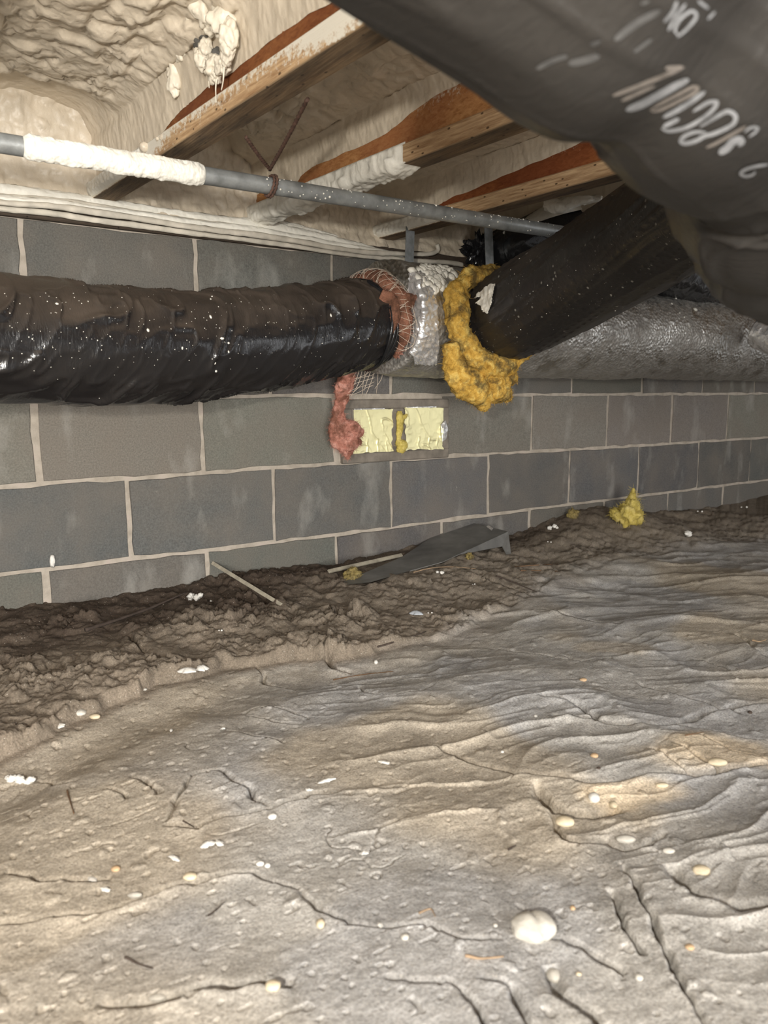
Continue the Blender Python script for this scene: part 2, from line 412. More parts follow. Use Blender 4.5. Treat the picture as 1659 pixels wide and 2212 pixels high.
# ------------------------------------------------------------------ STRUCTURE: block wall
BH, BW = .2032, .4064
def bedz(k, u):
    z = k * BH
    if k == 2: z += np.interp(u, [-1, 0, 1, 2, 2.5, 3.5, 5, 6], [0, .001, .002, .006, .0065, .004, .002, 0])
    if k == 1: z += np.interp(u, [-1, .5, 1, 2.5, 3, 5], [0, -.001, -.0035, -.0045, -.002, 0])
    return z
TOPW = 1.006
wv, wf = box((-1.6, .004, -.15), (5.2, .19, TOPW), .001)
wall = mesh('wall_back', wv, wf, 'mortar', smooth=False); wall['kind'] = 'structure'
tints = {-1: (.118, .114, .103), 0: (.118, .115, .106), 1: (.108, .108, .104), 2: (.178, .166, .146), 3: (.120, .114, .103), 4: (.106, .104, .096)}
rb = np.random.default_rng(5)
def block(u0, u1, k, jl, jr):
    x0, x1 = u0 * BW + jl, u1 * BW - jr; g = .0056
    z0 = lambda x: (bedz(k, x / BW) if k >= 0 else k * BH) + g
    z1 = lambda x: (bedz(k + 1, x / BW) - g) if k < 4 else TOPW - .002
    nx, nz = 9, 5; pts = []
    for i in range(nx): x = x0 + (x1 - x0) * i / nx; pts.append((x, z0(x)))
    for i in range(nz): pts.append((x1, z0(x1) + (z1(x1) - z0(x1)) * i / nz))
    for i in range(nx): x = x1 - (x1 - x0) * i / nx; pts.append((x, z1(x)))
    for i in range(nz): pts.append((x0, z1(x0) + (z0(x0) - z1(x0)) * i / nz))
    pts = np.array(pts) + rb.normal(0, .0016, (len(pts), 2)); n = len(pts)
    cen = pts.mean(0); inn = pts + np.sign(cen - pts) * .0016
    y = rb.uniform(-.0018, .0008); tl = rb.normal(0, .0025)
    fr = np.stack([inn[:, 0], y + (inn[:, 0] - cen[0]) * tl, inn[:, 1]], 1); md = np.stack([pts[:, 0], np.full(n, y + .0018), pts[:, 1]], 1)
    bk = md.copy(); bk[:, 1] = .012
    V = np.vstack([fr, md, bk]); F = [list(range(n))]
    for r in (0, 1): F += [[r * n + i, (r + 1) * n + i, (r + 1) * n + (i + 1) % n, r * n + (i + 1) % n] for i in range(n)]
    o = mesh('block', V, F, 'block', wall, smooth=False)
    t = np.array(tints[k]) * rb.uniform(.9, 1.1) * (1 + rb.normal(0, .02, 3)); o.color = (*t, 1)
for k in range(-1, 5):
    off = 0. if k % 2 == 0 else .5
    jo = {}
    for i in range(-4, 13):
        u = i + off; 
        if (k, u) == (2, 2.): continue
        jl = .0052 * rb.uniform(.85, 1.5); jr = .0052 * rb.uniform(.85, 1.5)
        if k in (2, 0) and u == 0: jl = .009
        if k in (2, 0) and u == -1: jr = .009
        if k == 1 and u == 3.5: jl = .0075
        block(u, u + 1, k, jl, jr)

# sill plate, rim and subfloor
sv, sf = box((-1.6, -.012, TOPW), (5.2, .13, TOPW + .040), .003)
sill = mesh('trim_1', sv, sf, 'sill', smooth=False); sill['kind'] = 'structure'
vattr(sill, 'white', np.full(len(sv), .12))
rv, rf = box((-1.6, .10, TOPW + .04), (5.2, .125, 1.365), .001)
rim = mesh('trim_2', rv, rf, 'osb', smooth=False); rim['kind'] = 'structure'; vattr(rim, 'white', np.full(len(rv), .2))
cv, cf = box((-2.2, -4.4, 1.365), (5.2, .2, 1.39), .001)
ceil = mesh('ceiling', cv, cf, 'deck', smooth=False); ceil['kind'] = 'structure'

# ------------------------------------------------------------------ joists
ZF = 1.065; SK = -.055
def jx(i, y): return .212 - .0585 / 2 + .4075 * i + SK * y - (.16 if i == -1 else 0)     # centre of joist i at y
JL = np.linspace(.03, -4.0, 90)
def extr(prof, i, ys=JL):
    prof = np.asarray(prof); n = len(prof)
    V = np.concatenate([np.stack([jx(i, y) + prof[:, 0], np.full(n, y), prof[:, 1]], 1) for y in ys])
    F = gridF(len(ys), n, True).tolist() + [list(range(n)), list(range((len(ys) - 1) * n, len(ys) * n))[::-1]]
    return V, F
def flange_prof(z0):
    h, d, c = .0285, .038, .003
    return [(-h + c, z0), (h - c, z0), (h, z0 + c), (h, z0 + d - c), (h - c, z0 + d), (-h + c, z0 + d), (-h, z0 + d - c), (-h, z0 + c)]
JLAB = {0: 'timber I-joist above the foamed end of the steel pipe, nearest of the visible joists on its left side, brown wire tied to it',
        }
JL_LABELS = {
    -1: 'engineered floor joist out past the bay with the torn foam clump',
    0: 'floor joist with grey-black underside holding the brown wire ties',
    1: 'floor joist with pale bare flange ending in thick white foam, crossing behind the pipe middle',
    2: 'floor joist nearest the black ducts, foamed at the wall above the hanger straps'}
whites = {   # how far from the wall the flange carries foam dust
    0: lambda y, z: np.where(y > -.28, 1.0, np.clip(.16 + .65 * sstep(-.50, -.30, y) + .45 * sstep(1.080, 1.102, z) + .42 * sstep(-.86, -1.0, y), 0, 1)),
    1: lambda y, z: np.where(y > -.60, .9, .02), 2: lambda y, z: .02 + .85 * sstep(-.36, -.24, y), -1: lambda y, z: np.full_like(y, .5)}
joists = {}
for i in (-1, 0, 1, 2):
    t = thing('floor_joist', JL_LABELS[i], 'joist', (jx(i, 0), 0, ZF), 'floor joists under the deck'); joists[i] = t
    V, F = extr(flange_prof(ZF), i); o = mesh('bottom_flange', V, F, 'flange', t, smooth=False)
    under = V[:, 2] < ZF + .002
    wv_ = whites[i](V[:, 1], V[:, 2]); wv_ = np.where(under, np.minimum(wv_, .12), wv_)
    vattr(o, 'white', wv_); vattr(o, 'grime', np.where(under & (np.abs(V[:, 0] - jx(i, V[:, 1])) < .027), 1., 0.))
    ys = np.linspace(.09, -4, 110)
    zz = np.array([ZF + .0375, ZF + .055, ZF + .075, ZF + .095, ZF + .125, 1.33])
    prof = [(-.0055, z) for z in zz] + [(.0055, z) for z in zz[::-1]]
    V, F = extr(prof, i, ys); o = mesh('web', V, F, 'osb', t, smooth=False); o.color = {0: (.48, .36, .30, 1), 2: (.62, .42, .34, 1)}.get(i, (1, 1, 1, 1))
    vattr(o, 'white', np.clip(.05 + (V[:, 2] - ZF - .06) * 9, 0, .9) + .18 * fbm(V[:, 1] * 5, V[:, 2] * 5 + i * 9, None, 3, 3))
    V, F = extr(flange_prof(1.327), i); mesh('top_flange', V, F, 'flange', t, smooth=False)

# foam skins on the flanges near the wall
def flange_foam(i, y0, y1, thick, name='foam_coating', under=True, seed=0):
    ny, nq = 130, 26
    h = .0285; ys = np.linspace(y0, y1, ny)
    if under: path = np.array([(-h, ZF + .040), (-h, ZF), (h * .9, ZF)])
    else: path = np.array([(-h, ZF + .040), (-h, ZF + .002)])
    L = np.concatenate([[0], np.cumsum(np.linalg.norm(np.diff(path, axis=0), axis=1))]); s = np.linspace(0, L[-1], nq)
    px, pz = np.interp(s, L, path[:, 0]), np.interp(s, L, path[:, 1])
    Y, S = np.meshgrid(ys, s, indexing='ij')
    nrm = np.where(s < .040, 0, 1.)
    nx, nz = -(1 - sstep(.03, .05, s)), -sstep(.03, .05, s)
    edge = sstep(0, .006, s) * sstep(L[-1], L[-1] - .012, s); end = sstep(y1, y1 + .03, ys) * 1.
    f, _ = worley(Y * 70, S * 70, seed)
    t = thick * (edge[None] * end[:, None]) * (1 + .9 * fbm(Y * 22, S * 22, None, 4, seed)) + .004 * np.clip(1 - f * 1.2, 0, 1) * edge[None] * end[:, None] - .0012
    drip = np.where(under, 1., 0.) * .016 * np.clip(fbm(Y * 30, S * 6, None, 3, seed + 5) - .05, 0, 1) * (np.abs(S - .055) < .03) * end[:, None]
    t = t + drip
    X = np.array([[jx(i, y) for _ in s] for y in ys]) + px[None] + nx[None] * t
    Z = pz[None] + nz[None] * t
    V = np.stack([X, Y, Z], -1).reshape(-1, 3)
    return mesh(name, V, gridF(ny, nq), 'foam_white', joists[i], label='bumpy cream spray foam skin')
flange_foam(0, .02, -.33, .005, under=False, seed=3)
flange_foam(1, .02, -.64, .007, seed=8)
flange_foam(2, .02, -.27, .005, under=False, seed=12)

# foam filling each bay (deck, joist sides, wall end)
def bay(i, nx=150, ny=230, gapfn=None, seed=0, y_far=-2.2, amp=1., deck=.085, label=None):
    """between joist i-1 (its far side) and joist i (its near side); cross profile runs over the deck and down the web of joist i"""
    ys = np.concatenate([np.linspace(.075, -1.35, ny), np.linspace(-1.4, y_far, 20)]); s = np.linspace(0, 1, nx)
    xl = np.array([jx(i - 1, y) for y in ys]) + .006; xr = np.array([jx(i, y) for y in ys]) - .006
    zt = 1.365 - deck; R = .05
    Y = np.repeat(ys[:, None], nx, 1)
    gap = gapfn(ys)
    V = np.zeros((len(ys), nx, 3)); Nn = np.zeros_like(V)
    zend = ZF + .038 + gap; zl = ZF + .045
    for k in range(len(ys)):
        a = np.array([(xl[k] + .012, zl), (xl[k] + .02, zt - R), (xl[k] + .03 + R, zt - .004), ((xl[k] + xr[k]) / 2, zt + .012), (xr[k] - .026 - R, zt - .006), (xr[k] - .018, zt - R), (xr[k] - .011, (zt + zend[k]) / 2), (xr[k] - .0005, zend[k])])
        sp = spline(np.hstack([a, np.zeros((len(a), 1))]), nx)
        V[k, :, 0], V[k, :, 2] = sp[:, 0], sp[:, 1]; V[k, :, 1] = ys[k]
    tx = np.gradient(V[..., 0], axis=1); tz = np.gradient(V[..., 2], axis=1); l = np.hypot(tx, tz) + 1e-9
    nx_, nz_ = tz / l, -tx / l                       # points into the room
    arc = np.cumsum(l, axis=1)
    U = arc * 1.; edge = np.minimum(1, (arc[:, -1:] - arc) / .03)
    edge = edge * edge * (3 - 2 * edge)
    zrel = sstep(ZF + .11, 1.26, V[..., 2])
    corner = np.exp(-((V[..., 2] - (zt - .02)) / .05) ** 2)
    wx = Y + .055 * fbm(Y * 11, U * 11, None, 3, seed); wy = U + .055 * fbm(Y * 11 + 7, U * 11, None, 3, seed + 3)
    f1, h1 = worley(wx * 20, wy * 20, seed); f2, h2 = worley(wx * 44, wy * 44, seed + 9)
    lumps = (.5 + .5 * h1) * np.sqrt(np.clip(1 - (f1 * 1.05) ** 2, 0, 1)) * .034 + (.4 + .6 * h2) * np.sqrt(np.clip(1 - (f2 * 1.1) ** 2, 0, 1)) * .014
    mask = sstep(-.25, .35, fbm(Y * 3.1 + seed, U * 3.1, None, 2, seed + 20) + .75 * corner - .38)
    ripple = .0035 * fbm(Y * 26, V[..., 2] * 8, V[..., 0] * 26, 3, seed + 2)
    low = .018 * fbm(Y * 4, U * 4, None, 2, seed + 7)
    d = amp * zrel * (lumps * mask) + edge * (ripple + low * zrel) + .0018 * fbm(Y * 70, U * 50, None, 3, seed + 4)
    V[..., 0] += nx_ * d; V[..., 2] += nz_ * d
    fb = sstep(-.02, .075, V[..., 1]) * 1.0
    o = mesh('spray_foam', V.reshape(-1, 3), gridF(len(ys), nx), 'foam', ceil)
    return V
nz = lambda ys, k, a: a * fbm(ys * 6 + k, ys * 0, None, 3, k)
bayV = {}
bayV[0] = bay(0, amp=.85, gapfn=lambda y: np.interp(-y, [0, .28, .40, .65, .85, 1.1, 2], [-.002, .0, .022, .040, .042, .030, .03]) + nz(y, 1, .012), seed=3, deck=.10)
bayV[1] = bay(1, gapfn=lambda y: np.interp(-y, [0, .03, .10, .18, .22, .30, .55, .75, .9, 1.3], [.028, .03, .022, .012, .034, .036, .040, .075, .10, .11]) + nz(y, 2, .010), seed=21, deck=.10)
bayV[2] = bay(2, gapfn=lambda y: np.interp(-y, [0, .2, .3, .45, .7, .9, 1.3], [.002, .004, .020, .030, .055, .09, .09]) + nz(y, 3, .012), seed=37, deck=.11)
bayV[3] = bay(3, gapfn=lambda y: np.full_like(y, .02), seed=51, nx=70, ny=100, deck=.13)
bayV[-1] = bay(-1, gapfn=lambda y: np.full_like(y, .02), seed=61, nx=70, ny=100, deck=.12)

# foam over the rim at the wall end of every bay
def rim_foam(x0, x1, seed):
    nx, nz_ = 120, 60
    xs = np.linspace(x0, x1, nx); s = np.linspace(0, 1, nz_)
    X, S = np.meshgrid(xs, s, indexing='ij')
    Z = TOPW + .034 + S * .30; Yb = .012 + .012 * np.sin(S * 3) - .05 * np.clip(S - .55, 0, 1) - .018 * np.exp(-(S / .10) ** 2)
    f, h = worley(X * 42, Z * 42, seed); f2, h2 = worley(X * 95, Z * 95, seed + 4)
    d = np.sqrt(np.clip(1 - f * f, 0, 1)) * .010 * (.4 + h) + np.sqrt(np.clip(1 - f2 * f2, 0, 1)) * .004 + .012 * fbm(X * 7, Z * 7, None, 3, seed)
    V = np.stack([X, Yb - d, Z], -1).reshape(-1, 3)
    return mesh('spray_foam', V, gridF(nx, nz_), 'foam', rim)
for i in (0, 1, 2):
    rim_foam(jx(i - 1, 0) + .002, jx(i, 0) - .002, 70 + i)
rim_foam(jx(2, 0) + .002, 2.3, 80); rim_foam(2.28, 5.1, 84)

# bead of foam lying along the sill over the cables
def bead(px_line, y, rad, name, seed, m='foam_white', n=260, parent=None, rsc=None):
    # lumpy run of sprayed foam
    P = np.array([onY(px, py, y) for px, py in px_line])
    r = rad if rsc is None else np.array(rsc) * rad
    V, F = tube(P, r, n, 22, lambda s, th, v: rad * (.30 * fbm(s * 18, th * 1.4, None, 4, seed) + .16 * fbm(s * 60, th * 4, None, 2, seed + 3)), squash=(1, .8))
    return mesh(name, V, F, m, parent)
bead([(-260, 372), (-60, 402), (100, 420), (215, 436), (300, 450), (420, 468), (540, 484), (620, 498), (720, 520), (830, 545), (875, 553)], -.012, .0115, 'foam_bead', 5, parent=sill, rsc=[1, 1.2, 1, .9, .8, .9, 1.2, 1.3, 1., .7, .5])
bead([(470, 476), (520, 480), (580, 484), (640, 495), (700, 508), (760, 519)], -.004, .013, 'foam_bead', 6, parent=sill, rsc=[.3, .9, 1.2, 1., .7, .2])
bead([(-260, 384), (-100, 408), (0, 428), (120, 441), (215, 452), (330, 469), (420, 482), (580, 503), (720, 528), (800, 541), (870, 551)], -.026, .0085, 'foam_bead', 11, parent=sill, rsc=[1, 1.2, .8, 1.3, .7, 1.2, .9, 1.3, .9, 1.1, .6], n=420)
# ------------------------------------------------------------------ FLOOR
TINT = {}
def L2(pts, z=.075): return np.array([onZ(x, y, z)[:2] for x, y in pts])
edge_px = [(-300, 1800), (-100, 1690), (0, 1630), (60, 1595), (130, 1556), (200, 1528), (300, 1492), (335, 1467), (400, 1455), (480, 1432), (555, 1420), (640, 1407), (720, 1408), (850, 1385), (960, 1365), (1050, 1330), (1120, 1300), (1200, 1262), (1320, 1225), (1470, 1190), (1659, 1160), (2000, 1120)]
EDGE = L2(edge_px); EDGE = EDGE[np.argsort(EDGE[:, 0])]
def crease(pts, depth, wid, lip=.0, lipw=3.5): return (L2(pts), depth, wid, lip, lipw)
CREASES = [
 crease([(10, 1866), (80, 1880), (160, 1882), (245, 1872)], .009, .006, .004),
 crease([(-20, 1982), (100, 1962), (200, 1946), (300, 1917), (350, 1896), (420, 1881), (540, 1863), (600, 1880), (640, 1896)], .008, .006, .007),
 crease([(640, 1893), (690, 1940), (760, 1966), (850, 1972), (930, 1972), (1000, 2006), (1085, 2010)], .006, .005, .006),
 crease([(205, 2142), (300, 2152), (390, 2135), (440, 2112), (500, 2112), (560, 2096), (640, 2094)], .013, .010, .009),
 crease([(355, 1762), (420, 1772), (480, 1742), (560, 1731), (610, 1716), (660, 1700), (740, 1684)], .006, .006, .006),
 crease([(640, 1708), (740, 1683), (830, 1682), (900, 1673), (1050, 1667), (1150, 1661)], -.004, .004, .003),
 crease([(720, 1777), (830, 1761), (940, 1737), (1078, 1728)], -.003, .0035, .004),
 crease([(1075, 1728), (1085, 1760), (1110, 1790)], -.003, .005, .003),
 crease([(930, 1588), (1010, 1620), (1080, 1641), (1115, 1656), (1200, 1662), (1300, 1672), (1400, 1657), (1560, 1652), (1680, 1630)], .010, .009, -.010),
 crease([(1150, 1672), (1165, 1708), (1200, 1730), (1280, 1738), (1350, 1720)], .014, .014, .010),
 crease([(1185, 1732), (1190, 1762), (1215, 1792), (1255, 1803), (1310, 1792), (1345, 1812), (1400, 1800), (1440, 1770)], .009, .007, .010),
 crease([(1345, 1845), (1380, 1910), (1410, 1990), (1440, 2042), (1470, 2112), (1500, 2150), (1545, 2230)], .009, .0045, .006),
 crease([(1310, 1900), (1340, 1962), (1372, 2024), (1385, 2050)], .007, .005, .004),
 crease([(1440, 1850), (1470, 1890), (1520, 1925), (1600, 1946), (1690, 1938)], .016, .014, .014),
 crease([(1165, 1995), (1250, 2017), (1300, 2052), (1350, 2082)], .008, .007, .008),
 crease([(830, 2090), (900, 2090), (960, 2102), (1010, 2132), (1050, 2182), (1085, 2240)], .006, .005, .007),
 crease([(1030, 2082), (1100, 2112), (1140, 2172), (1160, 2230)], .007, .006, .007),
 crease([(1180, 2060), (1210, 2120), (1280, 2170), (1330, 2230)], .010, .009, .009),
 crease([(1400, 1598), (1470, 1640), (1502, 1656)], .006, .006, .006), crease([(1455, 1590), (1530, 1630), (1565, 1650)], .006, .006, .006),
 crease([(1505, 1562), (1580, 1600), (1670, 1625)], .006, .006, .006), crease([(1440, 1550), (1520, 1548), (1590, 1565), (1680, 1580)], .005, .006, .006),
 crease([(1160, 1495), (1240, 1510), (1290, 1545), (1350, 1550), (1440, 1550), (1520, 1520), (1600, 1500), (1680, 1490)], .010, .011, .008),
 crease([(1190, 1532), (1250, 1541), (1310, 1548)], .008, .007, .004),
 crease([(1380, 1455), (1450, 1471), (1520, 1491), (1600, 1516)], .008, .007, .007),
 crease([(1500, 1400), (1560, 1420), (1600, 1435), (1680, 1425)], .008, .008, .007), crease([(1590, 1360), (1630, 1390), (1690, 1420)], .007, .008, .006),
 crease([(525, 1522), (545, 1509), (600, 1511), (665, 1532)], .006, .004, .004), crease([(530, 1527), (600, 1541), (652, 1546)], .005, .004, .005),
 crease([(485, 1560), (560, 1576), (612, 1590)], .005, .005, .005),
 crease([(770, 1462), (790, 1481), (850, 1489), (910, 1486), (936, 1466)], .006, .005, .005), crease([(640, 1478), (700, 1470), (780, 1456), (920, 1442)], .006, .006, .005),
 crease([(415, 1664), (385, 1712), (360, 1757)], .004, .005, .004), crease([(415, 1664), (470, 1655), (520, 1680), (570, 1725)], .006, .007, .006),
 crease([(280, 1668), (330, 1690), (340, 1705)], .006, .006, .004), crease([(80, 1650), (110, 1665), (165, 1672)], .006, .006, .004), crease([(230, 1690), (265, 1705), (272, 1712)], .005, .004, .003),
 crease([(300, 1440), (320, 1430), (350, 1445), (400, 1445)], .012, .008, .004), crease([(275, 1390), (290, 1410), (320, 1432), (355, 1442)], .016, .008, .006),
 crease([(555, 1420), (575, 1450), (640, 1462)], .010, .007, .008), crease([(690, 1395), (720, 1420), (760, 1428)], .010, .007, .008),
 crease([(720, 1290), (830, 1262), (960, 1236)], .009, .012, .0), crease([(1000, 1250), (1080, 1275), (1160, 1290)], .006, .008, .006),
 crease([(1165, 1310), (1240, 1322), (1300, 1335), (1340, 1340)], .006, .006, .006), crease([(1210, 1400), (1240, 1410), (1260, 1416)], .005, .005, .004),
 crease([(1050, 1380), (1150, 1400), (1260, 1415), (1330, 1405)], .006, .007, .006),
]
def seg_dist(x, y, P):
    best = np.full(x.shape, 1e9); rn = np.zeros(x.shape); tt = np.zeros(x.shape); n = len(P) - 1
    for i in range(n):
        ax, ay = P[i]; bx, by = P[i + 1]; dx, dy = bx - ax, by - ay; L = dx * dx + dy * dy + 1e-12
        t = np.clip(((x - ax) * dx + (y - ay) * dy) / L, 0, 1); qx, qy = ax + t * dx, ay + t * dy
        d = (x - qx) ** 2 + (y - qy) ** 2; m = d < best
        best = np.where(m, d, best); rn = np.where(m, np.hypot(qx - CAM[0], qy - CAM[1]), rn); tt = np.where(m, (i + t) / n, tt)
    return np.sqrt(best), np.hypot(x - CAM[0], y - CAM[1]) - rn, tt
def rough_mask(x, y):
    yb = np.interp(x, EDGE[:, 0], EDGE[:, 1]); yb = yb + .025 * fbm(x * 14, y * 14, None, 3, 90)
    return y - yb
def floor_h(x, y):
    x = np.asarray(x, float); y = np.asarray(y, float)
    zw = np.interp(x, [-1.5, -.1, .1, .4, .6, .8, 1.1, 1.5, 1.9, 2.1, 2.35, 2.8, 3.3], [.10, .098, .096, .088, .106, .102, .15, .128, .172, .17, .115, .13, .14])
    z = .062 + (zw - .062) * np.exp(-((np.clip(-y, 0, 9)) / .30) ** 1.4)
    z = z + .016 * fbm(x * 3.2, y * 3.2, None, 3, 31) + .022 * sstep(.0, 1.6, x) * fbm(x * 2.2 + 4, y * 3.4, None, 2, 35)
    sd = rough_mask(x, y); rg = sstep(-.006, .014, sd)
    # soil slumped over the sheet: a bank at its edge
    left = sstep(1.1, .4, x)
    z = z + .017 * rg * left - .016 * np.exp(-((sd + .10) / .08) ** 2) * left
    # clods
    wx, wy = x + .012 * fbm(x * 30, y * 30, None, 2, 3), y + .012 * fbm(x * 30 + 5, y * 30, None, 2, 4)
    cl = 0
    for sc, hh, sd_ in ((15, .026, 1), (34, .017, 5), (75, .0105, 9), (150, .005, 13)):
        f, h = worley(wx * sc, wy * sc, sd_); cl = cl + hh * np.where(h > .35, (h - .2) * np.sqrt(np.clip(1 - (f * 1.25) ** 2, 0, 1)), 0)
    amt = rg * (.35 + .65 * left) * (.50 + 1.1 * fbm(x * 7, y * 7, None, 3, 66))
    z = z + cl * np.clip(amt, 0, 1) + .010 * rg * fbm(x * 22, y * 22, None, 4, 71)
    sm = 1 - rg
    # wrinkles of the silted sheet: ridged noise stretched along the drag direction
    ca, sa = math.cos(math.radians(-22)), math.sin(math.radians(-22))
    u, v = x * ca + y * sa, -x * sa + y * ca
    u = u + .05 * fbm(x * 6, y * 6, None, 2, 41); v = v + .07 * fbm(x * 3.5 + 9, y * 3.5, None, 3, 44)
    rdg = 1 - np.abs(vnoise(u * 4.2, v * 15, None, 50)); rd2 = 1 - np.abs(vnoise(u * 9, v * 32, None, 53))
    wr = sstep(-.15, .35, fbm(x * 2.2, y * 2.2, None, 2, 58) + .35 * sstep(.3, 1.3, x) - .1)
    z = z + sm * wr * (.0070 * rdg ** 4 + .0026 * rd2 ** 4) + sm * .0018 * fbm(x * 16, y * 16, None, 4, 60)
    f, h = worley(wx * 60, wy * 60, 23); z = z + sm * .0035 * np.where(h > .975, .6 * np.sqrt(np.clip(1 - (f * 2.2) ** 2, 0, 1)), 0)
    # short drying cracks and scrapes
    nn = vnoise(x * 17 + .5 * fbm(x * 40, y * 40, None, 2, 201), y * 30, None, 202); ck = np.exp(-(nn / .05) ** 2) * sstep(.30, .55, fbm(x * 8, y * 12, None, 3, 204)) * np.clip(.25 + sstep(.7, -.2, x), 0, 1)
    z = z - .005 * sm * ck
    n3 = vnoise(x * 90, y * 130, None, 207); z = z - .003 * sm * sstep(.72, .88, n3) * np.clip(.3 + sstep(.6, -.2, x), 0, 1) - .0035 * rg * sstep(.45, .7, n3)
    z = z + sm * .0007 * fbm(x * 70, y * 90, None, 3, 211)
    # creases traced on the sheet
    for P, dp, wd, lip, lw in CREASES:
        R = wd * lw * 3.2
        m = (x > P[:, 0].min() - R) & (x < P[:, 0].max() + R) & (y > P[:, 1].min() - R) & (y < P[:, 1].max() + R)
        if not m.any(): continue
        xs, ys = x[m], y[m]
        xs = xs + .006 * fbm(xs * 40, ys * 40, None, 2, 77); ys = ys + .006 * fbm(xs * 40 + 3, ys * 40, None, 2, 78)
        d, sg, t = seg_dist(xs, ys, P); en = np.clip(np.minimum(t, 1 - t) * 7, 0, 1) ** .7
        en = en * (.75 + .5 * vnoise(xs * 25, ys * 25, None, 5))
        if dp < 0: dz = -dp * np.exp(-(d / wd) ** 2) * en
        else:   # a fold: raised on the viewer's side, dropping sharply into a crack beyond it
            side = np.clip(sg / (d + 1e-5) * 1.6, -1, 1); u = d * np.sign(sg)
            lipz = (.55 * dp + .35 * abs(lip)) * np.exp(-(d / (wd * 2.6)) ** 1.2) * (.5 - .5 * side)
            crk = 2.6 * dp * np.exp(-((u - .35 * wd) / (.62 * wd)) ** 2)
            dz = (lipz - crk) * en
        z[m] = z[m] + dz
    return z
def hit(px, py, n=8):
    z = .08
    for _ in range(n):
        p = onZ(px, py, z); z = .5 * z + .5 * float(floor_h(np.array([p[0]]), np.array([p[1]]))[0])
    return onZ(px, py, z)
az0 = math.radians(34.95)
azs = np.concatenate([np.linspace(-180, -40, 40, endpoint=False), np.linspace(-40, 38, 900), np.linspace(42, 180, 40, endpoint=False)])
els = np.concatenate([np.linspace(88, 48, 24, endpoint=False), np.linspace(48, 8.2, 900), np.linspace(7.5, 3.4, 26)])
rr_ = .53 / np.tan(np.radians(els))
A, Rr = np.meshgrid(az0 + np.radians(azs), rr_, indexing='ij')
FX, FY = CAM[0] + Rr * np.sin(A), CAM[1] + Rr * np.cos(A)
FZ = floor_h(FX.ravel(), FY.ravel()).reshape(FX.shape)
nA, nR = FX.shape
Fq = gridF(nA, nR, True)   # placeholder wrap in radius is removed below
i_, j_ = np.meshgrid(np.arange(nA), np.arange(nR - 1), indexing='ij'); i2 = (i_ + 1) % nA
Fq = np.stack([i_ * nR + j_, i_ * nR + j_ + 1, i2 * nR + j_ + 1, i2 * nR + j_], -1).reshape(-1, 4)
yy = FY.ravel(); xx = FX.ravel()
ok = (yy[Fq].min(1) < .03) & (yy[Fq].min(1) > -4.6) & (xx[Fq].max(1) < 5.4) & (xx[Fq].min(1) > -2.6)
Fq = Fq[ok]
used = np.zeros(len(xx), bool); used[Fq.ravel()] = True; remap = np.cumsum(used) - 1
FV = np.stack([xx, yy, FZ.ravel()], 1)[used]; Fq = remap[Fq]
floor = mesh('floor', FV, Fq, 'soil'); floor['kind'] = 'structure'
# soil colours: damp brown soil by the wall, grey silt on the sheet, sandy patches
x, y = FV[:, 0], FV[:, 1]
sd = rough_mask(x, y); soft = .10 * sstep(.35, 1.1, x); sdc = sd + .5 * soft * fbm(x * 12, y * 12, None, 4, 120); rg = sstep(0, 1, (sdc + .040 + soft * .6) / (.032 + soft * 1.6))
n1 = fbm(x * 5, y * 5, None, 4, 101); n2 = fbm(x * 14, y * 14, None, 4, 105)
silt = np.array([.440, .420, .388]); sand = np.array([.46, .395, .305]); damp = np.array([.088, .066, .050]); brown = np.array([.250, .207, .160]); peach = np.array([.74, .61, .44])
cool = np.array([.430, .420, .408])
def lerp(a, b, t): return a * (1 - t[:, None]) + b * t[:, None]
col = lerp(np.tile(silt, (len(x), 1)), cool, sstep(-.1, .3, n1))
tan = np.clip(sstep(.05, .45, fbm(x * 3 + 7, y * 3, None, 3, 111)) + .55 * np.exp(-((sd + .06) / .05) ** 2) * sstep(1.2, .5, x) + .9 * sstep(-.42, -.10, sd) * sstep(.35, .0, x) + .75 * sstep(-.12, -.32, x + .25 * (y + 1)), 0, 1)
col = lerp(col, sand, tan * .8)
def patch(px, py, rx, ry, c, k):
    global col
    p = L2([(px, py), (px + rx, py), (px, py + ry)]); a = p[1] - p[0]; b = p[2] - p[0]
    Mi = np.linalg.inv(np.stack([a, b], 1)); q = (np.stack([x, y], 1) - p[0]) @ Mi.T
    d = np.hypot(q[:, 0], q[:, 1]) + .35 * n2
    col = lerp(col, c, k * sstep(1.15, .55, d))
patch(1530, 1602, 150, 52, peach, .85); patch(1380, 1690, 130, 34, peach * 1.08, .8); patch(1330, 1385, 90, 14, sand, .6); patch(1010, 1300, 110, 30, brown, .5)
wetd = np.clip(sstep(-.40, -.18, y + .12 * n1) * sstep(1.0, .45, x) + .75 * sstep(-.15, -.05, y + .05 * n1) * sstep(2.4, 1.4, x), 0, 1)
brown = brown * 1.0
soilc = lerp(lerp(np.tile(brown * .88, (len(x), 1)), brown * 1.12, sstep(0, .5, n2)), damp, np.clip(wetd + .25 * n2, 0, 1))
soilc = lerp(soilc, np.array([.30, .262, .215]), .55 * sstep(.5, 1.3, x) * sstep(-.12, -.3, y))
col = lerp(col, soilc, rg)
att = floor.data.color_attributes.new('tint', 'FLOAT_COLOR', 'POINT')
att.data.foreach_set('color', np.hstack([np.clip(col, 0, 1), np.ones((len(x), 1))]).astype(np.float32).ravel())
FLOOR_BVH = None

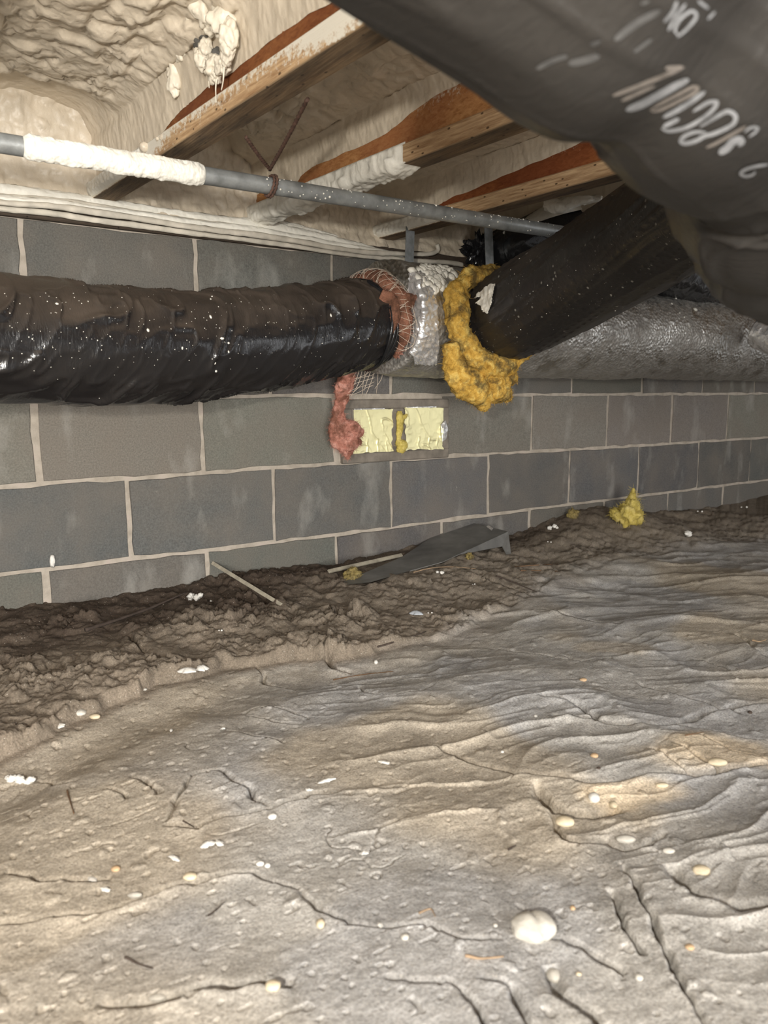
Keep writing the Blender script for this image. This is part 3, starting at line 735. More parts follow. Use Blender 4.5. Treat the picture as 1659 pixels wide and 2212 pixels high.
# ------------------------------------------------------------------ DUCTS
def wrinkle(amp, freq, skew, seed, base_amp=.004):
    def f(s, th, v):
        q = s + skew * np.sin(th + seed) * .05
        t1 = np.cos(th), np.sin(th)
        r1 = 1 - np.abs(vnoise(q * freq, t1[0] * 1.3 + seed, t1[1] * 1.3, seed)); r2 = 1 - np.abs(vnoise(q * freq * 2.3 + 5, t1[0] * 2.4, t1[1] * 2.4 + seed, seed + 3))
        m = sstep(-.3, .4, vnoise(s * 5, t1[0] * 2, t1[1] * 2, seed + 8))
        return base_amp * fbm(s * 6, t1[0] * 1.5, t1[1] * 1.5, 3, seed + 1) + amp * (r1 ** 7 * 1.0 + r2 ** 8 * .6) * (.35 + .65 * m) - amp * .5
    return f
def pix_axis(lst): return np.array([dep(px, py, d) for px, py, d in lst])

# 1. black flex duct along the wall
DA = np.array([[-.75, -.40, .735], [-.45, -.372, .722], [-.11, -.338, .716], [.055, -.328, .709], [.256, -.302, .715], [.504, -.254, .742], [.70, -.222, .778], [.80, -.205, .795]])
DR = np.array([.12, .12, .121, .121, .120, .119, .118, .114])
duct_a = thing('flexible_duct', 'long black plastic flex duct along the block wall, white-speckled, pink wool at its end', 'duct', DA[3] - [0, 0, .12], 'black insulated flex ducts')
V, F = tube(DA, DR, 560, 150, wrinkle(.0085, 15, 1.6, 4), caps=False)
mesh('jacket', V, F, 'jacket', duct_a)
BVH_A = BVHTree.FromPolygons(V.tolist(), F.tolist())
# gathered jacket end: rings of bunched film
parts = []
axd = DA[-1] - DA[-2]; axd /= np.linalg.norm(axd)
e1 = np.cross(axd, [0, 0, 1.]); e1 /= np.linalg.norm(e1); e2 = np.cross(e1, axd)
def ring(c, R, r, nl, nr, disp, a0=0, a1=2 * np.pi, sh=lambda a: 0):
    a = np.linspace(a0, a1, nl); P = np.array([c + e1 * math.cos(t) * R + e2 * math.sin(t) * R + axd * sh(t) for t in a]); return tube(P, r, nl, nr, disp, caps=False)
for q in range(9):
    parts.append(ring(DA[-1] + axd * (-.03 + q * .0055), .116 - .0022 * q + .001 * random.random(), .0042, 130, 8, lambda s, th, v, q=q: .0016 * fbm(s * 30, th, None, 2, q), sh=lambda t, q=q: .006 * math.sin(3 * t + q) + .006 * math.sin(t * 2 + q * .7)))
V, F = joinm(parts); mesh('gathered_end', V, F, 'black', duct_a)
# inner liner that closes the end
V, F = tube([DA[-1] - axd * .03, DA[-1] + axd * .16], [.085, .085], 12, 40); mesh('inner_core', V, F, 'foil', duct_a)
# pink collar of insulation
rngp = np.random.default_rng(8)
cen = DA[-1] + axd * .022
V, F = ring(cen - axd * .004, .110, np.interp(np.linspace(-.95, 2.5, 180), [-.95, -.3, .5, 2.0, 2.5], [.006, .018, .027, .025, .012]), 180, 26, lambda s, th, v: .010 * fbm(v[..., 0] * 30, v[..., 1] * 30, v[..., 2] * 30, 4, 5), a0=-.95, a1=2.5)
col_ = mesh('insulation_collar', V, F, 'rust', duct_a, label='dirty pink fibreglass collar')
vs, tr = fibres(V, F, 1500, .011, rngp, .00035, .1); o = mesh('loose_fibres', vs, tr, 'pink', col_, smooth=False); o['kind'] = 'stuff'
tong = [onY(820, 640, -.30), onY(850, 655, -.315), onY(880, 650, -.325), onY(900, 640, -.325)]
V1, F1 = tube(tong, [.020, .024, .022, .006], 60, 24, lambda s, th, v: .007 * fbm(v[..., 0] * 40, v[..., 1] * 40, v[..., 2] * 40, 4, 9), squash=(1., .5))
tong = [onY(838, 640, -.30), onY(850, 670, -.315), onY(848, 700, -.315), onY(842, 732, -.30)]
V2, F2 = tube(tong, [.018, .024, .016, .004], 60, 24, lambda s, th, v: .006 * fbm(v[..., 0] * 40, v[..., 1] * 40, v[..., 2] * 40, 4, 10), squash=(.6, 1.))
V, F = joinm([(V1, F1), (V2, F2)]); o = mesh('insulation_tongue', V, F, 'rust', duct_a)
vs, tr = fibres(V, F, 500, .010, rngp, .0003, .1); q_ = mesh('loose_fibres', vs, tr, 'pink', o, smooth=False); q_['kind'] = 'stuff'
# netting of pale threads over the collar
nets = []
for k in range(46):
    a = -.55 + k * .066 + random.uniform(-.015, .015)
    c0 = cen + (e1 * math.cos(a) + e2 * math.sin(a)) * .110
    out = e1 * math.cos(a) + e2 * math.sin(a)
    P = [c0 + out * .031 * math.sin(b) + axd * (-.004 + .031 * math.cos(b)) + (e1 * -math.sin(a) + e2 * math.cos(a)) * .012 * math.sin(b * 1.5 + k) for b in np.linspace(-.5, 2.9, 9)]
    nets.append(tube(P, .00042, 16, 5))
for b in (.4, 1.2, 2.0):
    P = [cen + (e1 * math.cos(a) + e2 * math.sin(a)) * (.110 + .031 * math.sin(b)) + axd * .031 * math.cos(b + .15 * math.sin(a * 9)) for a in np.linspace(-.6, 2.3, 60)]
    nets.append(tube(P, .0004, 120, 5))
V, F = joinm(nets); o = mesh('scrim_netting', V, F, 'net', duct_a); o['kind'] = 'stuff'
# torn flap of pink wool hanging in front of the vent
fl = [onY(755, 800, -.15), onY(745, 830, -.125), onY(736, 868, -.095), onY(730, 905, -.08), onY(733, 940, -.075), onY(748, 972, -.07), onY(751, 992, -.068)]
V1, F1 = tube(fl, [.022, .026, .019, .022, .031, .020, .005], 120, 36, lambda s, th, v: .010 * fbm(v[..., 0] * 30, v[..., 1] * 30, v[..., 2] * 30, 4, 3) + .004 * fbm(v[..., 0] * 90, v[..., 1] * 90, v[..., 2] * 90, 2, 4), squash=(1., .6))
fl = [onY(735, 915, -.085), onY(755, 928, -.085), onY(770, 932, -.082), onY(783, 936, -.078)]
V2, F2 = tube(fl, [.018, .027, .024, .012], 60, 30, lambda s, th, v: .010 * fbm(v[..., 0] * 36, v[..., 1] * 36, v[..., 2] * 36, 4, 6), squash=(1., .6))
fl = [onY(745, 960, -.08), onY(765, 955, -.08), onY(780, 955, -.078)]
V3, F3 = tube(fl, [.018, .020, .008], 40, 26, lambda s, th, v: .008 * fbm(v[..., 0] * 36, v[..., 1] * 36, v[..., 2] * 36, 4, 7), squash=(1., .6))
V, F = joinm([(V1, F1), (V2, F2), (V3, F3)])
o = mesh('insulation_flap', V, F, 'pink', duct_a, label='torn pink fibreglass flap hanging over the vent')
vs, tr = fibres(V, F, 2600, .013, rngp, .0004, .25); q_ = mesh('loose_fibres', vs, tr, 'pink', o, smooth=False); q_['kind'] = 'stuff'
nets = []
pA = [(772, 808), (790, 800), (806, 795), (818, 790), (826, 782)]
for k in range(9):
    f0 = k / 8; xa = 768 + 56 * f0; ya = 806 - 16 * f0
    P = [onY(xa, ya, -.16), onY(xa - 12 + 8 * f0 + random.uniform(-5, 5), ya + 26, -.13), onY(xa - 26 + 18 * f0 + random.uniform(-7, 7), ya + 54 + random.uniform(-8, 8), -.11)]
    nets.append(tube(P, .0007, 14, 5))
for k in range(5):
    P = [onY(760 - k * 2 + x_ * 14 + random.uniform(-3, 3), 818 + k * 9 - x_ * 5 + random.uniform(-3, 3), -.145 + k * .006) for x_ in range(5)]
    nets.append(tube(P, .0006, 18, 5))
V, F = joinm(nets); o = mesh('hanging_netting', V, F, 'net', duct_a); o['kind'] = 'stuff'
# flecks of foam on the jacket
fk = []
rf_ = np.random.default_rng(3)
def fleck(bvh, px, py, size, lst, asp=1., h=.0012):
    d = ray(px, py); loc, nrm, _, _ = bvh.ray_cast(Vector(CAM), Vector(d).normalized())
    if loc is None: return
    n = np.array(nrm); n = n if n.dot(-d) > 0 else -n
    V, F = ico(1); t = np.cross(n, [0, 0, 1.]); t /= np.linalg.norm(t) + 1e-9; b_ = np.cross(n, t)
    lst.append((np.array(loc) + V[:, :1] * t * size * asp + V[:, 1:2] * b_ * size / asp + V[:, 2:] * n * h, F))
for px, py, sz in ((455, 684, .0042), (320, 713, .0040), (480, 731, .0040), (494, 741, .003), (715, 681, .004), (465, 785, .0032), (467, 802, .0032), (494, 760, .0028), (123, 656, .003), (394, 752, .003), (458, 640, .002), (455, 646, .002)): fleck(BVH_A, px, py, sz, fk, rf_.uniform(.7, 1.4))
for _ in range(330): fleck(BVH_A, rf_.uniform(0, 830), rf_.normal(700, 55), abs(rf_.normal(.0004, .0004)) + .0003, fk, rf_.uniform(.8, 1.2), .0006)
V, F = joinm(fk); o = mesh('foam_flecks', V, F, 'foam_white', duct_a); o['kind'] = 'stuff'

# 2. foil-wrapped trunk
TZ, TY = .815, -.165
trunk = thing('trunk_duct', 'silver foil-wrapped trunk duct running along the top of the block wall', 'duct', (1.6, TY, TZ - .155))
def trunk_disp(s, th, v): return .006 * fbm(v[..., 0] * 6, v[..., 1] * 9, v[..., 2] * 9, 4, 3) + .0022 * vnoise(v[..., 0] * 70, v[..., 1] * 60, v[..., 2] * 60, 8)
V, F = tube([(.86, TY - .02, TZ + .004), (1.0, TY, TZ), (1.35, TY, TZ), (2.0, TY, TZ), (3.0, TY - .02, TZ), (4.8, TY - .03, TZ)], [.152, .155, .155, .152, .152, .152], 420, 110, trunk_disp)
mesh('foil_jacket', V, F, 'foil', trunk); BVH_T = BVHTree.FromPolygons(V.tolist(), [list(f) for f in F])
def decal(px0, px1, py0, py1, nx, ny, bvh, off, wob, seed, crump):
    P = np.zeros((nx, ny, 3)); okk = np.zeros((nx, ny), bool)
    for i in range(nx):
        for j in range(ny):
            u, v_ = i / (nx - 1), j / (ny - 1)
            px = px0 + (px1 - px0) * u + wob * vnoise(np.array(v_ * 5.), np.array(seed + (u > .5) * 9.), None, seed) * (abs(u - .5) * 2); py = py0 + (py1 - py0) * v_
            d = ray(px, py); loc, nrm, _, _ = bvh.ray_cast(Vector(CAM), Vector(d).normalized())
            if loc is None: continue
            n = np.array(nrm); n = n if n.dot(-d) > 0 else -n
            P[i, j] = np.array(loc) + n * (off + crump * abs(fbm(np.array(u * 6.), np.array(v_ * 16.), None, 3, seed))); okk[i, j] = True
    F = [[i * ny + j, (i + 1) * ny + j, (i + 1) * ny + j + 1, i * ny + j + 1] for i in range(nx - 1) for j in range(ny - 1) if okk[i, j] and okk[i + 1, j] and okk[i, j + 1] and okk[i + 1, j + 1]]
    return P.reshape(-1, 3), F
V, F = decal(890, 940, 590, 785, 26, 80, BVH_T, .002, 8, 4, .010); mesh('foil_tape', V, F, 'tape', trunk, label='bright crumpled foil tape')
V, F = decal(848, 893, 640, 800, 16, 40, BVH_T, .0015, 6, 9, .004); mesh('foil_tape', V, F, 'foil', trunk)
fk = []
for k in range(60):
    fleck(BVH_T, random.gauss(938, 17), random.gauss(600, 13), random.uniform(.010, .020), fk, random.uniform(.8, 1.2), random.uniform(.006, .012))
for px, py in ((928, 577), (920, 575), (936, 579)): fleck(BVH_T, px, py, .012, fk, 1., .010)
V, F = joinm(fk); V = V + .002 * np.stack([fbm(V[:, 0] * 90, V[:, 1] * 90, V[:, 2] * 90, 2, k) for k in (1, 2, 3)], 1); mesh('foam_splat', V, F, 'foam_white', trunk, label='white foam blob on the foil')
fk = []
for px, py, sz in ((1468, 631, .012), (1492, 637, .007), (1460, 645, .005), (1451, 656, .005), (1502, 668, .010), (1468, 676, .004), (1478, 685, .004), (1490, 705, .003), (1600, 715, .003)): fleck(BVH_T, px, py, sz, fk, 1.15, .003)
if fk: V, F = joinm(fk); o = mesh('foam_flecks', V, F, 'foam_white', trunk); o['kind'] = 'stuff'
# foil-wrapped take-off collar at the far end of the view
V, F = tube([dep(1640, 715, 2.75), dep(1760, 760, 2.6)], [.060, .062], 40, 40, lambda s, th, v: .006 * fbm(v[..., 0] * 40, v[..., 1] * 40, v[..., 2] * 40, 4, 3)); mesh('takeoff_collar', V, F, 'tape', trunk, label='crumpled foil take-off collar')

# 3. black branch duct rising from the trunk
DB = pix_axis([(1078, 692, 2.10), (1122, 672, 2.03), (1250, 600, 1.82), (1410, 502, 1.55), (1540, 425, 1.35), (1700, 350, 1.15), (1900, 300, 1.06)])
DBR = np.array([.112, .120, .117, .112, .106, .098, .096])
duct_b = thing('flexible_duct', 'black plastic branch duct rising from a yellow wool collar on the foil trunk', 'duct', DB[1] - [0, 0, .12], 'black insulated flex ducts')
def wrb(s, th, v):
    q = vnoise(th * 3.2 + s * 2.6, s * 2.2, None, 6); return .004 * fbm(s * 5, np.cos(th) * 1.3, np.sin(th) * 1.3, 3, 2) + .0045 * (1 - np.abs(q)) ** 9 + .0025 * (1 - np.abs(vnoise(th * 6 + s * 7, s * 3, None, 9))) ** 8
V, F = tube(DB, DBR, 380, 170, wrb); mesh('jacket', V, F, 'jacket_dusty', duct_b); BVH_B = BVHTree.FromPolygons(V.tolist(), [list(f) for f in F])
def poly_decal(poly, bvh, step, off, crump, seed):
    poly = np.array(poly, float); x0, y0 = poly.min(0); x1, y1 = poly.max(0); nx, ny = int((x1 - x0) / step) + 2, int((y1 - y0) / step) + 2
    def inside(px, py):
        c = False; n = len(poly)
        for i in range(n):
            a, b_ = poly[i], poly[i - 1]
            if (a[1] > py) != (b_[1] > py) and px < (b_[0] - a[0]) * (py - a[1]) / (b_[1] - a[1]) + a[0]: c = not c
        return c
    P = {}; V = []; F = []
    for i in range(nx):
        for j in range(ny):
            px, py = x0 + i * step, y0 + j * step
            if not inside(px, py): continue
            d = ray(px, py); loc, nrm, _, _ = bvh.ray_cast(Vector(CAM), Vector(d).normalized())
            if loc is None: continue
            n = np.array(nrm); n = n if n.dot(-d) > 0 else -n
            P[i, j] = len(V); V.append(np.array(loc) + n * (off + crump * abs(float(fbm(np.array(px * .12), np.array(py * .03), None, 3, seed)))))
    for (i, j) in P:
        if all(k in P for k in ((i + 1, j), (i + 1, j + 1), (i, j + 1))): F.append([P[i, j], P[i + 1, j], P[i + 1, j + 1], P[i, j + 1]])
    return np.array(V), F
V, F = poly_decal([(1022, 648), (1034, 634), (1058, 614), (1072, 614), (1069, 635), (1064, 660), (1055, 678), (1044, 674), (1040, 662), (1028, 655), (1040, 642)], BVH_B, 1.3, .002, .005, 4)
mesh('foam_smear', V, F, 'foam_white', duct_b, label='white foam smear on the black jacket')
fk = []
for _ in range(45): fleck(BVH_B, rf_.uniform(1000, 1420), rf_.uniform(420, 780), abs(rf_.normal(.0008, .0006)) + .0003, fk, 1., .0008)
V, F = joinm(fk); o = mesh('foam_flecks', V, F, 'foam_white', duct_b); o['kind'] = 'stuff'
# yellow wool collar
axb = DB[1] - DB[0]; axb /= np.linalg.norm(axb)
f1_ = np.cross(axb, [0, 0, 1.]); f1_ /= np.linalg.norm(f1_); f2_ = np.cross(f1_, axb)
cb = dep(1062, 690, 2.075)
def wool(v, k, a=.010): return a * fbm(v[..., 0] * 26, v[..., 1] * 26, v[..., 2] * 26, 4, k) + a * .5 * fbm(v[..., 0] * 75, v[..., 1] * 75, v[..., 2] * 75, 2, k + 3)
aa = np.linspace(0, 2 * np.pi, 200)
P = np.array([cb + (f1_ * math.cos(t) + f2_ * math.sin(t)) * .122 for t in aa])
V1, F1 = tube(P, np.full(200, .031), 200, 34, lambda s, th, v: wool(v, 5, .014), caps=False)
fl = [onY(972, 740, -.36), onY(984, 790, -.355), onY(1008, 825, -.35), onY(1040, 852, -.345), onY(1052, 885, -.34)]
V2, F2 = tube(fl, [.020, .036, .046, .042, .010], 90, 36, lambda s, th, v: wool(v, 9, .014), squash=(1, .8))
fl = [onY(1040, 790, -.36), onY(1062, 820, -.36), onY(1078, 842, -.355), onY(1098, 866, -.35)]
V3, F3 = tube(fl, [.036, .046, .040, .008], 80, 36, lambda s, th, v: wool(v, 12, .014), squash=(1, .8))
fl = [onY(1085, 780, -.36), onY(1095, 810, -.355), onY(1108, 800, -.35)]
V4, F4 = tube(fl, [.03, .036, .012], 60, 30, lambda s, th, v: wool(v, 15, .012), squash=(1, .8))
V, F = joinm([(V1, F1), (V2, F2), (V3, F3), (V4, F4)])
o = mesh('insulation_collar', V, F, 'yellow', duct_b, label='ragged yellow fibreglass collar')
vs, tr = fibres(V, F, 4200, .012, rngp, .0004, .25); q_ = mesh('loose_fibres', vs, tr, 'yellow', o, smooth=False); q_['kind'] = 'stuff'

# 4. big duct sweeping past close to the camera
BIG = [(640, -640, .43, .122), (1012, -396, .455, .122), (1311, -192, .48, .122), (1539, -33, .51, .122), (1617, 67, .56, .122), (1733, 199, .64, .122), (1737, 383, .73, .122), (1820, 475, .82, .122), (2007, 616, .95, .125), (2300, 780, 1.2, .125)]
DC = np.array([dep(a, b_, d) for a, b_, d, r in BIG]); DCR = np.array([r for *_, r in BIG])
duct_c = thing('flexible_duct', 'huge grimy black duct with worn white lettering, sweeping past close overhead', 'duct', DC[3] - [0, 0, .16], 'black insulated flex ducts')
def wrc(s, th, v):
    a, b_ = np.cos(th), np.sin(th)
    q = vnoise(s * 9 + 1.2 * a, a * 1.1, b_ * 1.1, 3); q2 = vnoise(s * 22 + 2 * b_, a * 1.6, b_ * 1.6, 8)
    cinch = -.011 * np.exp(-((s - .275) / .020) ** 2) + .004 * np.exp(-((s - .22) / .03) ** 2) - .010 * np.exp(-((s - .60) / .018) ** 2) - .008 * np.exp(-((s - .74) / .03) ** 2)
    return .005 * fbm(s * 4, a * 1.2, b_ * 1.2, 3, 4) + (.0055 * (1 - np.abs(q)) ** 7 + .0030 * (1 - np.abs(q2)) ** 9) * sstep(.25, .5, s) + .0022 * (1 - np.abs(vnoise(s * 3 + th * .4, th * 5 + s * 2.5, None, 12))) ** 9 + cinch
V, F = tube(DC, DCR, 420, 200, wrc, caps=False); mesh('jacket', V, F, 'jacket_big', duct_c); BVH_C = BVHTree.FromPolygons(V.tolist(), F.tolist())
def stroke(pts, wpx, bvh, off=.0007, step=5.):
    P = np.array(pts, float); L = np.concatenate([[0], np.cumsum(np.linalg.norm(np.diff(P, axis=0), axis=1))])
    n = max(3, int(L[-1] / step) + 1); S = spline(np.hstack([P, np.zeros((len(P), 1))]), n)[:, :2] if len(P) > 2 else P[0] + (P[1] - P[0]) * np.linspace(0, 1, n)[:, None]
    T = np.gradient(S, axis=0); T /= np.linalg.norm(T, axis=1)[:, None] + 1e-9; N = np.stack([-T[:, 1], T[:, 0]], 1)
    prof = np.sqrt(np.clip(1 - (np.abs(np.linspace(-1, 1, n)) ** 6), .08, 1)); V = []; okk = True
    for k in range(n):
        for c in (-.5, -.17, .17, .5):
            q = S[k] + N[k] * c * wpx * prof[k]; d = ray(*q); loc, nrm, _, _ = bvh.ray_cast(Vector(CAM), Vector(d).normalized())
            if loc is None: return None
            nn = np.array(nrm); nn = nn if nn.dot(-d) > 0 else -nn; V.append(np.array(loc) + nn * off)
    return np.array(V), gridF(n, 4)
K = 4.496
def cr(l): return [(1290 + a / K, 130 + b_ / K) for a, b_ in l]
LET = [([(150, 340), (500, 205), (840, 62)], 44, 'ink_tan'), ([(235, 388), (420, 302), (560, 240)], 32, 'ink_tan'),
 ([(280, 478), (420, 425), (600, 330), (760, 240), (885, 182)], 74, 'ink'),
 ([(515, 470), (640, 400), (800, 318), (930, 252), (978, 272), (930, 318), (800, 385), (640, 462), (545, 488), (512, 472)], 36, 'ink_tan'),
 ([(640, 548), (760, 488), (900, 405), (1050, 295)], 50, 'ink'), ([(640, 640), (720, 600), (800, 560)], 44, 'ink'),
 ([(625, 650), (700, 680), (860, 648), (1000, 575), (1110, 490), (1165, 405), (1090, 400), (1000, 450), (930, 492)], 40, 'ink'),
 ([(1000, 640), (1140, 555), (1260, 490), (1340, 530), (1330, 600), (1250, 655), (1130, 705), (1040, 730), (960, 775), (860, 800), (815, 780), (850, 730), (950, 690), (1060, 690)], 42, 'ink'),
 ([(1060, 840), (1150, 800), (1250, 745), (1445, 632)], 34, 'ink_tan'), ([(1180, 895), (1260, 845), (1320, 780), (1420, 748)], 72, 'ink'), ([(1370, 825), (1432, 762)], 44, 'ink'),
 ([(1430, 690), (1490, 645), (1555, 650), (1530, 690), (1470, 735)], 26, 'ink'),
 ([(1660, 1000), (1540, 1018), (1440, 1048), (1388, 1088), (1440, 1115), (1515, 1095), (1530, 1062)], 30, 'ink')]
K2 = 2.68
LET2 = [([(1055, 125), (1105, 70), (1130, 5)], 22, 'ink'), ([(1080, 175), (1120, 100), (1180, 20)], 18, 'ink'), ([(1130, 212), (1185, 165), (1240, 95), (1215, 62), (1150, 105), (1118, 170), (1142, 205)], 18, 'ink'),
 ([(1250, 0), (1312, 48)], 20, 'ink'), ([(1305, 110), (1350, 62)], 16, 'ink'), ([(880, 300), (985, 222)], 22, 'smear'), ([(770, 230), (900, 130), (1035, 55)], 42, 'smear'), ([(505, 365), (600, 345), (685, 318)], 44, 'smear'), ([(320, 395), (420, 345), (500, 320)], 30, 'smear'), ([(920, 20), (970, 0)], 22, 'smear'), ([(630, 255), (690, 235)], 30, 'smear'), ([(1060, 390), (1165, 385)], 26, 'ink_tan')]
for K_, x_, L_ in ((K, (1290, 130), LET), (K2, (1040, 0), LET2)):
    for n_, (l, wd, mm) in enumerate(L_):
        r_ = stroke([(x_[0] + a / K_, x_[1] + b_ / K_) for a, b_ in l], wd / K_, BVH_C, .0006 + n_ * .00004)
        if r_: mesh('pale_streak' if mm == 'smear' else 'printed_letter', *r_, mm, duct_c)  # smear strokes are faint pale streaks laid over the jacket

# 5. shiny black duct under foam, up behind the pipe
DD = pix_axis([(1040, 552, 2.42), (1110, 545, 2.36), (1220, 512, 2.28), (1330, 508, 2.42), (1480, 590, 2.75), (1700, 640, 3.3)])  # right-hand run is added; its black stands in for the gap's shade
duct_d = thing('flexible_duct', 'shiny black duct half buried in white foam, behind the steel pipe', 'duct', DD[2] - [0, 0, .1], 'black insulated flex ducts')
V, F = tube(DD, [.05, .085, .10, .11, .11, .11], 300, 90, wrinkle(.007, 16, 1.2, 9)); mesh('jacket', V, F, 'jacket_shiny', duct_d)
T_, N_, B_ = frames(spline(np.hstack([DD, np.zeros((len(DD), 1))]), 140)[:, :3]); cdd = spline(np.hstack([DD, np.zeros((len(DD), 1))]), 140)[:, :3]
rad_d = np.interp(np.linspace(0, 1, 140), [0, .06, .15, .25, 1], [.05, .085, .10, .11, .11])
th = np.linspace(-1.9, 1.15, 60); S_, TH = np.meshgrid(np.linspace(0, .9, 140), th, indexing='ij')
ed = sstep(1.15, .75, np.abs(TH + .375) / 1.5) * sstep(.08, .17, S_) * sstep(.58, .48, S_)
d_ = .004 + .018 * ed * (.8 + .5 * fbm(S_ * 20, TH * 2.4, None, 4, 3)) + .004 * (1 - np.abs(vnoise(S_ * 60, TH * 1.5, None, 6))) ** 3 * ed - .008 * (1 - ed)
V = cdd[:, None] + (N_[:, None] * np.cos(TH)[..., None] + B_[:, None] * np.sin(TH)[..., None]) * (rad_d[:, None] + d_)[..., None]
mesh('foam_cover', V.reshape(-1, 3), gridF(140, 60), 'foam_white', duct_d, label='rippled white foam over the black film')
# knotted tail of black film
V1, F1 = blob(dep(1035, 545, 2.33), (.034, .03, .045), 4, .9, 2.6, 5, 0, True); V2, F2 = blob(dep(1020, 538, 2.33), (.03, .02, .022), 4, 1., 2.8, 8, 0, True); V3, F3 = blob(dep(1048, 532, 2.33), (.02, .02, .03), 4, 1., 3., 2, 0, True)
V, F = joinm([(V1, F1), (V2, F2), (V3, F3)]); mesh('knotted_tail', V, F, 'jacket_shiny', duct_d, smooth=False)

# ------------------------------------------------------------------ steel pipe and its wire
PZ = 1.02
pA, pB = onZ(20, 312, PZ), onZ(1200, 500, PZ); dpp = pB - pA; dpp[2] = 0
P0, P1 = pA - dpp * .55, pA + dpp * 1.75
pipe = thing('steel_pipe', 'long grey galvanised steel pipe hung below the joists, foam on one end', 'pipe', (P0 + P1) / 2)
V, F = tube([P0, P1], .0162, 60, 36); mesh('pipe_body', V, F, 'zinc', pipe)
lp = lambda px, py: pA + dpp * np.clip(((onZ(px, py, PZ) - pA) @ dpp) / (dpp @ dpp), -1, 3)
fa, fb_ = lp(48, 316), lp(443, 376)
nl, nr = 240, 40; s = np.linspace(0, 1, nl); th = np.linspace(.35, 3.25, nr) 
T_, N_, B_ = frames(np.array([fa + (fb_ - fa) * t for t in s])); cc = np.array([fa + (fb_ - fa) * t for t in s])
S_, TH = np.meshgrid(s, th, indexing='ij')
ee = np.clip(np.minimum(S_ * 30, (1 - S_) * 22), 0, 1) ** .5 * np.clip(np.minimum(TH - .35, 3.25 - TH) * 3, 0, 1) ** .5
f_, h_ = worley(S_ * 110, TH * 4.5, 5); d_ = -.001 + ee * (.0052 + .0024 * fbm(S_ * 30, TH * 2, None, 3, 8) + .0026 * np.sqrt(np.clip(1 - f_ * f_, 0, 1)))
V = cc[:, None] + (N_[:, None] * np.cos(TH)[..., None] - B_[:, None] * np.sin(TH)[..., None] * -1) * (.0162 + d_)[..., None]
mesh('foam_coat', V.reshape(-1, 3), gridF(nl, nr), 'foam_white', pipe, label='bumpy white foam coat')
fk = []
for _ in range(150):
    t = random.uniform(.36, 1.2); a = random.uniform(.2, 2.6); c = pA + dpp * t
    n = np.array([0, 0, 1.]) * math.cos(a) + np.array([-dpp[1] * 0, -1., 0]) * math.sin(a); v_, f_i = ico(1); sz = abs(random.gauss(.0009, .0006)) + .0004
    fk.append((c + n * .0162 + v_ * sz, f_i))
V, F = joinm(fk); o = mesh('foam_flecks', V, F, 'foam_white', pipe); o['kind'] = 'stuff'
wire = thing('hanging_wire', 'brown twisted wire slung from the grey-bottomed joist around the steel pipe', 'wire', onZ(600, 390, PZ))
pc = lp(600, 392); px_ = dpp / np.linalg.norm(dpp)
knot = pc + np.array([0, -.004, .030])
for a, b_ in (((531, 296), -.1), ((664, 214), .1)):
    top = onX(a[0], a[1], jx(0, onZ(a[0], a[1], ZF)[1]) + .027); top = onZ(a[0], a[1], ZF + .002)
    V, F = tube([top, (top + knot) / 2 + [0, 0, -.002], knot], .0033, 60, 8, lambda s, th, v: .0008 * np.sin(s * 700 + th)); mesh('wire_leg', V, F, 'twine', wire)
for k_, r_ in ((0, .0195), (.006, .0205)):
    P = [pc + px_ * (k_ + .004 * math.sin(t)) + np.array([0, 1, 0]) * math.cos(t) * r_ + np.array([0, 0, 1]) * math.sin(t) * r_ for t in np.linspace(0, 2 * np.pi, 26)]
    V, F = tube(P, .0026, 70, 8, lambda s, th, v: .0007 * np.sin(s * 700 + th)); mesh('wire_loop', V, F, 'twine', wire)

# ------------------------------------------------------------------ hanger straps
def strap(px0, py0, px1, py1, y, wid, label, foam):
    a, b_ = onY(px0, py0, y), onY(px1, py1, y)
    dn = (b_ - a) / np.linalg.norm(b_ - a); P = np.array([a - dn * .02, a, a + (b_ - a) * .5, b_, b_ + dn * .03, b_ + dn * .03 + [0, .02, -.012]])
    V, F = ribbon(P, wid, .0016, up=np.array([0, 1., 0])); o = mesh('hanger_strap', V, F, 'strap', None, smooth=False, loc=a)
    tag(o, label, 'strap', 'hanger straps over the trunk'); return o
strap(886, 500, 884, 566, -.14, .030, 'foam-streaked metal hanger strap above the bright foil', True)
strap(1054, 470, 1058, 572, -.17, .032, 'bare grey metal hanger strap in front of the shiny black film', False)

# ------------------------------------------------------------------ cables on the sill
def cable(pts, y, r, label, n):
    P = np.array([onY(px, py, y if not isinstance(y, (list, tuple)) else y[k]) for k, (px, py) in enumerate(pts)])
    V, F = tube(P, r, n, 12, lambda s, th, v: r * (.35 * fbm(s * 9, th, None, 3, int(r * 1e5)) + .18 * fbm(s * 50, th * 2, None, 2, 4)), squash=(1.1, .8))
    o = mesh('electrical_cable', V, F, 'cable', loc=P[0]); tag(o, label, 'cable', 'foam-dusted cables along the sill')
cable([(-300, 385), (-100, 416), (0, 437), (120, 446), (215, 459), (330, 477), (420, 491), (580, 512), (720, 535), (800, 545), (880, 549), (925, 549), (946, 541), (944, 528)], -.036, .0066, 'foam-dusted cable on the sill, its tail looping up past the strap', 300)
cable([(-300, 396), (-100, 426), (0, 450), (120, 463), (215, 476), (330, 491), (420, 504), (580, 524), (720, 545), (860, 560), (960, 566), (1000, 572)], -.022, .0062, 'foam-dusted cable lowest on the sill, running on past the strap', 300)
cable([(-300, 376), (-100, 408), (0, 423), (150, 436), (300, 460), (420, 477), (520, 489)], -.018, .0060, 'short foam-dusted cable topmost on the sill, vanishing into foam', 220)

